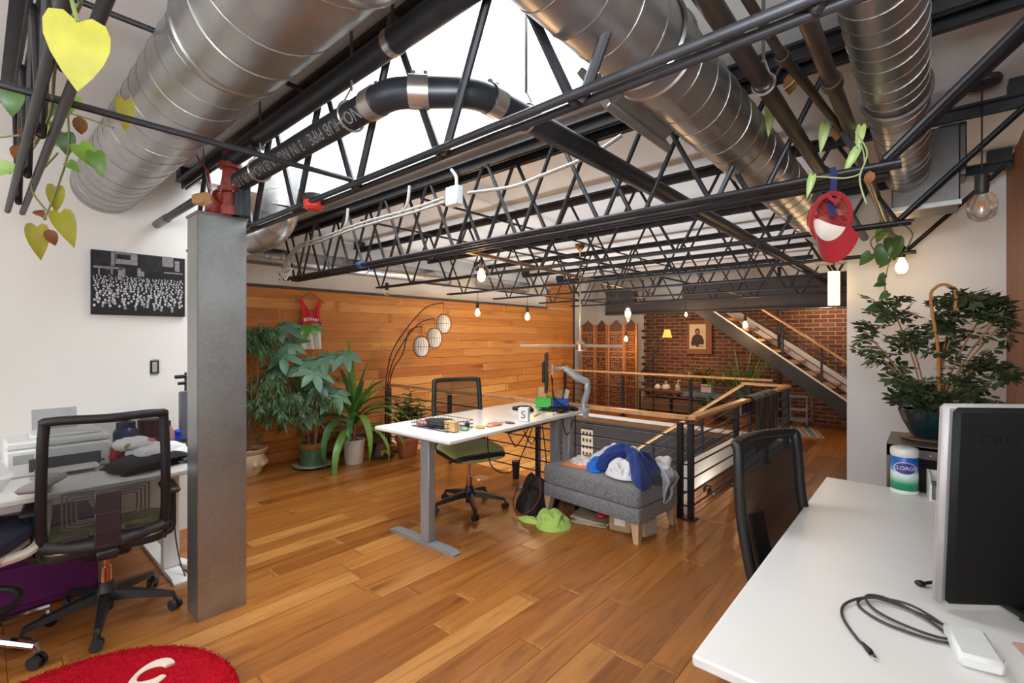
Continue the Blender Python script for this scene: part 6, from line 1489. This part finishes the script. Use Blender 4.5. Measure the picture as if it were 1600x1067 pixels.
MB().tube(spline([(-2.74, 3.2, .2), (-2.72, 3.1, .08), (-2.58, 3.0, .03), (-2.5, 3.06, .06), (-2.46, 3.14, .16), (-2.5, 3.2, .3)], 8), .006, 6).build('red_strap', mat('red_webbing', (120, 36, 34), .7), o)
garment('dark_bundle', 'black fabric bundle pushed under the ottoman', 'cloth', [(-2.36, 3.5), (-2.2, 3.42), (-2.05, 3.46), (-2.0, 3.62), (-2.2, 3.72), (-2.36, 3.64)], .11, mat('black_nylon', (26, 26, 28)), 27, .0, .3, 6., 0, True)
for k, (x, y, a, z) in enumerate(((-2.08, 3.34, .3, 0), (-2.06, 3.36, .5, .012), (-2.09, 3.36, .15, .024))):
    o = MB().sheet(lambda u, v: ((u-.5)*.3, (v-.5)*.2, .004+.012*math.sin(u*3+k)*v), 10, 6, (0, 0, .009)).build('paper_bag', mat('grey_kraft', (178, 160, 138), .8))
    tag(o, ('flattened paper bag lowest of three under the ottoman', 'flattened paper bag in the middle of three under the ottoman', 'flattened paper bag uppermost of three under the ottoman')[k], 'bag', 'flattened paper bags'); o.location = (x, y, z); o.rotation_euler.z = a
blob('red_ball', 'small red round thing on the paper bags under the ottoman', 'ball', (-2.0, 3.36, .047), (.045, .035, .02), mat('red_plastic', (196, 44, 40), .4), 30, .05)
for k, (x, y, a, w, h) in enumerate(((-1.82, 3.38, .2, .17, .13), (-1.66, 3.42, -.25, .14, .12))):
    o = thing('carton', ('kraft cardboard box under the right end of the ottoman', 'pale printed cardboard box behind the near ottoman leg')[k], 'box', (x, y, 0), a)
    MB().box((0, 0, h/2), (w, .14, h), ch=.003).build('body', mat('carton_%d' % k, ((176, 146, 112), (196, 182, 166))[k], .8), o)
    MB().box((0, -.0712, h*.55), (w*.5, .002, h*.4)).build('label', paper, o)
# vest hung on the planked wall
o = thing('sports_vest', 'red and white sports vest on a wooden hanger on the planked wall', 'vest', (XW+.03, 2.8, 1.36))
def wavy(poly, x, name, m, parent, d=.012):
    mb = MB().prism(poly, d, Matrix(((0, 0, 1), (1, 0, 0), (0, 1, 0))), x)
    q = mb.build(name, m, parent); return q
YZ = lambda p: p
red_v = cloth_mat('red_vest_mesh', (196, 34, 46)); white_v = cloth_mat('white_vest_cloth', (222, 216, 214)); blue_v = cloth_mat('navy_vest_trim', (52, 50, 96))
def vest_half(y0, y1, z0, z1, m, nm, edge):
    MB().sheet(lambda u, v: (.012+.008*math.sin(u*15+v*2)*(1-v*.4), edge(u, v)[0], edge(u, v)[1]), 30, 16, (.006, 0, 0)).build(nm, m, o)
def red_edge(u, v):
    zt = .47+.15*min(1, abs(u-.5)*3.0)**1.6
    w = .135-.0*v
    s = .135*(1-.0*v)+.03*max(0, v-.55)*1.2
    armhole = -.02*math.sin(PI*min(1, v*1.1))
    return ((u-.5)*2*(s+armhole), .30+(zt-.30)*v)
vest_half(0, 0, 0, 0, red_v, 'red_upper', red_edge)
vest_half(0, 0, 0, 0, white_v, 'white_lower', lambda u, v: ((u-.5)*2*(.135-.004*v), .0+.30*v))
MB().box((.02, -.118, .31), (.012, .03, .05)).build('side_trim', blue_v, o); MB().box((.02, .118, .31), (.012, .03, .05)).build('side_trim', blue_v, o)
for k, (y, h, w) in enumerate(((-.085, .05, .02), (-.062, .06, .012), (-.044, .055, .01), (-.022, .06, .014), (.002, .045, .016), (.03, .045, .02), (.062, .05, .022), (.09, .04, .012))):
    MB().box((.03, y, .372-.006*math.cos(k)), (.003, w, h*.75), M=RX(.2), ch=.001).build('lettering_stroke', white_v, o)
hg = M_['kraft_board']
MB().tube([(.01, 0, .71), (.012, -.19, .585)], .008, 8).tube([(.01, 0, .71), (.012, .19, .585)], .008, 8).tube(spline([(.01, 0, .71), (.01, 0, .74), (.01, .015, .755), (.01, .02, .74)], 5), .003, 6).build('hanger', mat('hanger_wood', (150, 92, 50), .5), o)
# trucker cap hanging from the paired joists
o = thing('trucker_cap', 'red and white mesh cap hanging from the paired joists at right', 'cap', (-.285, 2.16, 1.955)); o.scale = (.88, .88, 1)
axx = Vector((-.55, .80, .22)).normalized(); dn = (Vector((0, 0, -1))-axx*Vector((0, 0, -1)).dot(axx)).normalized(); sd_ = axx.cross(dn)
CF = Matrix((sd_, dn, axx)).transposed()          # local x across, y to the peak, z to the crown top
def crown(a0, a1, nm, m):
    MB().sheet(lambda u, v: CF @ Vector((.078*math.cos(a0+(a1-a0)*u)*math.cos(v*PI/2)**.7, .092*math.sin(a0+(a1-a0)*u)*math.cos(v*PI/2)**.7, .115*math.sin(v*PI/2))), 20, 12).build(nm, m, o, recalc=False)
redcap = cloth_mat('red_cap_twill', (146, 16, 24)); capmesh = netting('red_cap_mesh', (156, 20, 28), .62, 260)
crown(PI*.12, PI*.88, 'front_panel', cloth_mat('white_cap_foam', (228, 214, 200))); crown(PI*.88, PI*2.12, 'mesh_back', capmesh)
MB().tube([CF @ Vector((.079*math.cos(a), .093*math.sin(a), .0)) for a in [2*PI*i/36 for i in range(36)]], .009, 8, closed=True).build('sweatband', redcap, o)
for a in (PI*1.2, PI*1.5, PI*1.8): MB().tube([CF @ Vector((.079*math.cos(a)*math.cos(v), .093*math.sin(a)*math.cos(v), .116*math.sin(v))) for v in [PI/2*i/8 for i in range(9)]], .004, 6).build('seam_tape', redcap, o)
MB().sheet(lambda u, v: CF @ Vector(((.078+.004*v)*math.cos(PI*(.1+.8*u))*(1+.05*v), .09*math.sin(PI*(.1+.8*u))+.075*v*math.sin(PI*(.1+.8*u))**.6, -.01-.03*v-.03*(math.cos(PI*(.1+.8*u))**2)*v)), 24, 8, CF @ Vector((0, 0, -.005))).build('peak', redcap, o)
MB().tube(spline([CF @ Vector((-.03, -.09, .0)), CF @ Vector((0, -.06, -.03)), CF @ Vector((.03, -.09, 0))], 6), .007, 6).build('back_strap', redcap, o)
st = MB().sheet(lambda u, v: (-.012+.024*u+.004*math.sin(v*7), .045+.012*math.sin(v*5), .205-.19*v), 3, 16, (0, -.004, 0)).build('hanging_strap', cloth_mat('navy_strap', (30, 36, 84)), o)
o = thing('alarm_sounder', 'small red and black alarm sounder under the nearest full joist', 'alarm', (-2.2, 1.07, ZB-.005)); o.scale = (1.5, 1.5, 1.5)
MB().lathe([(0, -.018), (.022, -.018), (.03, -.01), (.03, .01), (0, .01)], 20).build('body', mat('red_sounder', (190, 48, 40), .4), o); MB().lathe([(.03, .01), (.034, .012), (.03, .03), (.012, .036), (0, .036)], 20).build('base', darkplastic, o)
o = thing('cord_wrap', 'blue cord wound round the left part of the paired joists', 'cord', (-3.78, 2.25, ZB))
MB().tube([(.004*i, .042*math.sin(i*.6), .026*math.cos(i*.6)) for i in range(24)], .004, 6).build('coil', mat('blue_cord', (70, 110, 180), .6), o)
MB().tube(spline([(.09, .03, -.02), (.13, .02, -.06), (.1, .0, -.08)], 6), .004, 6).build('loose_end', M_['blue_cord'], o)
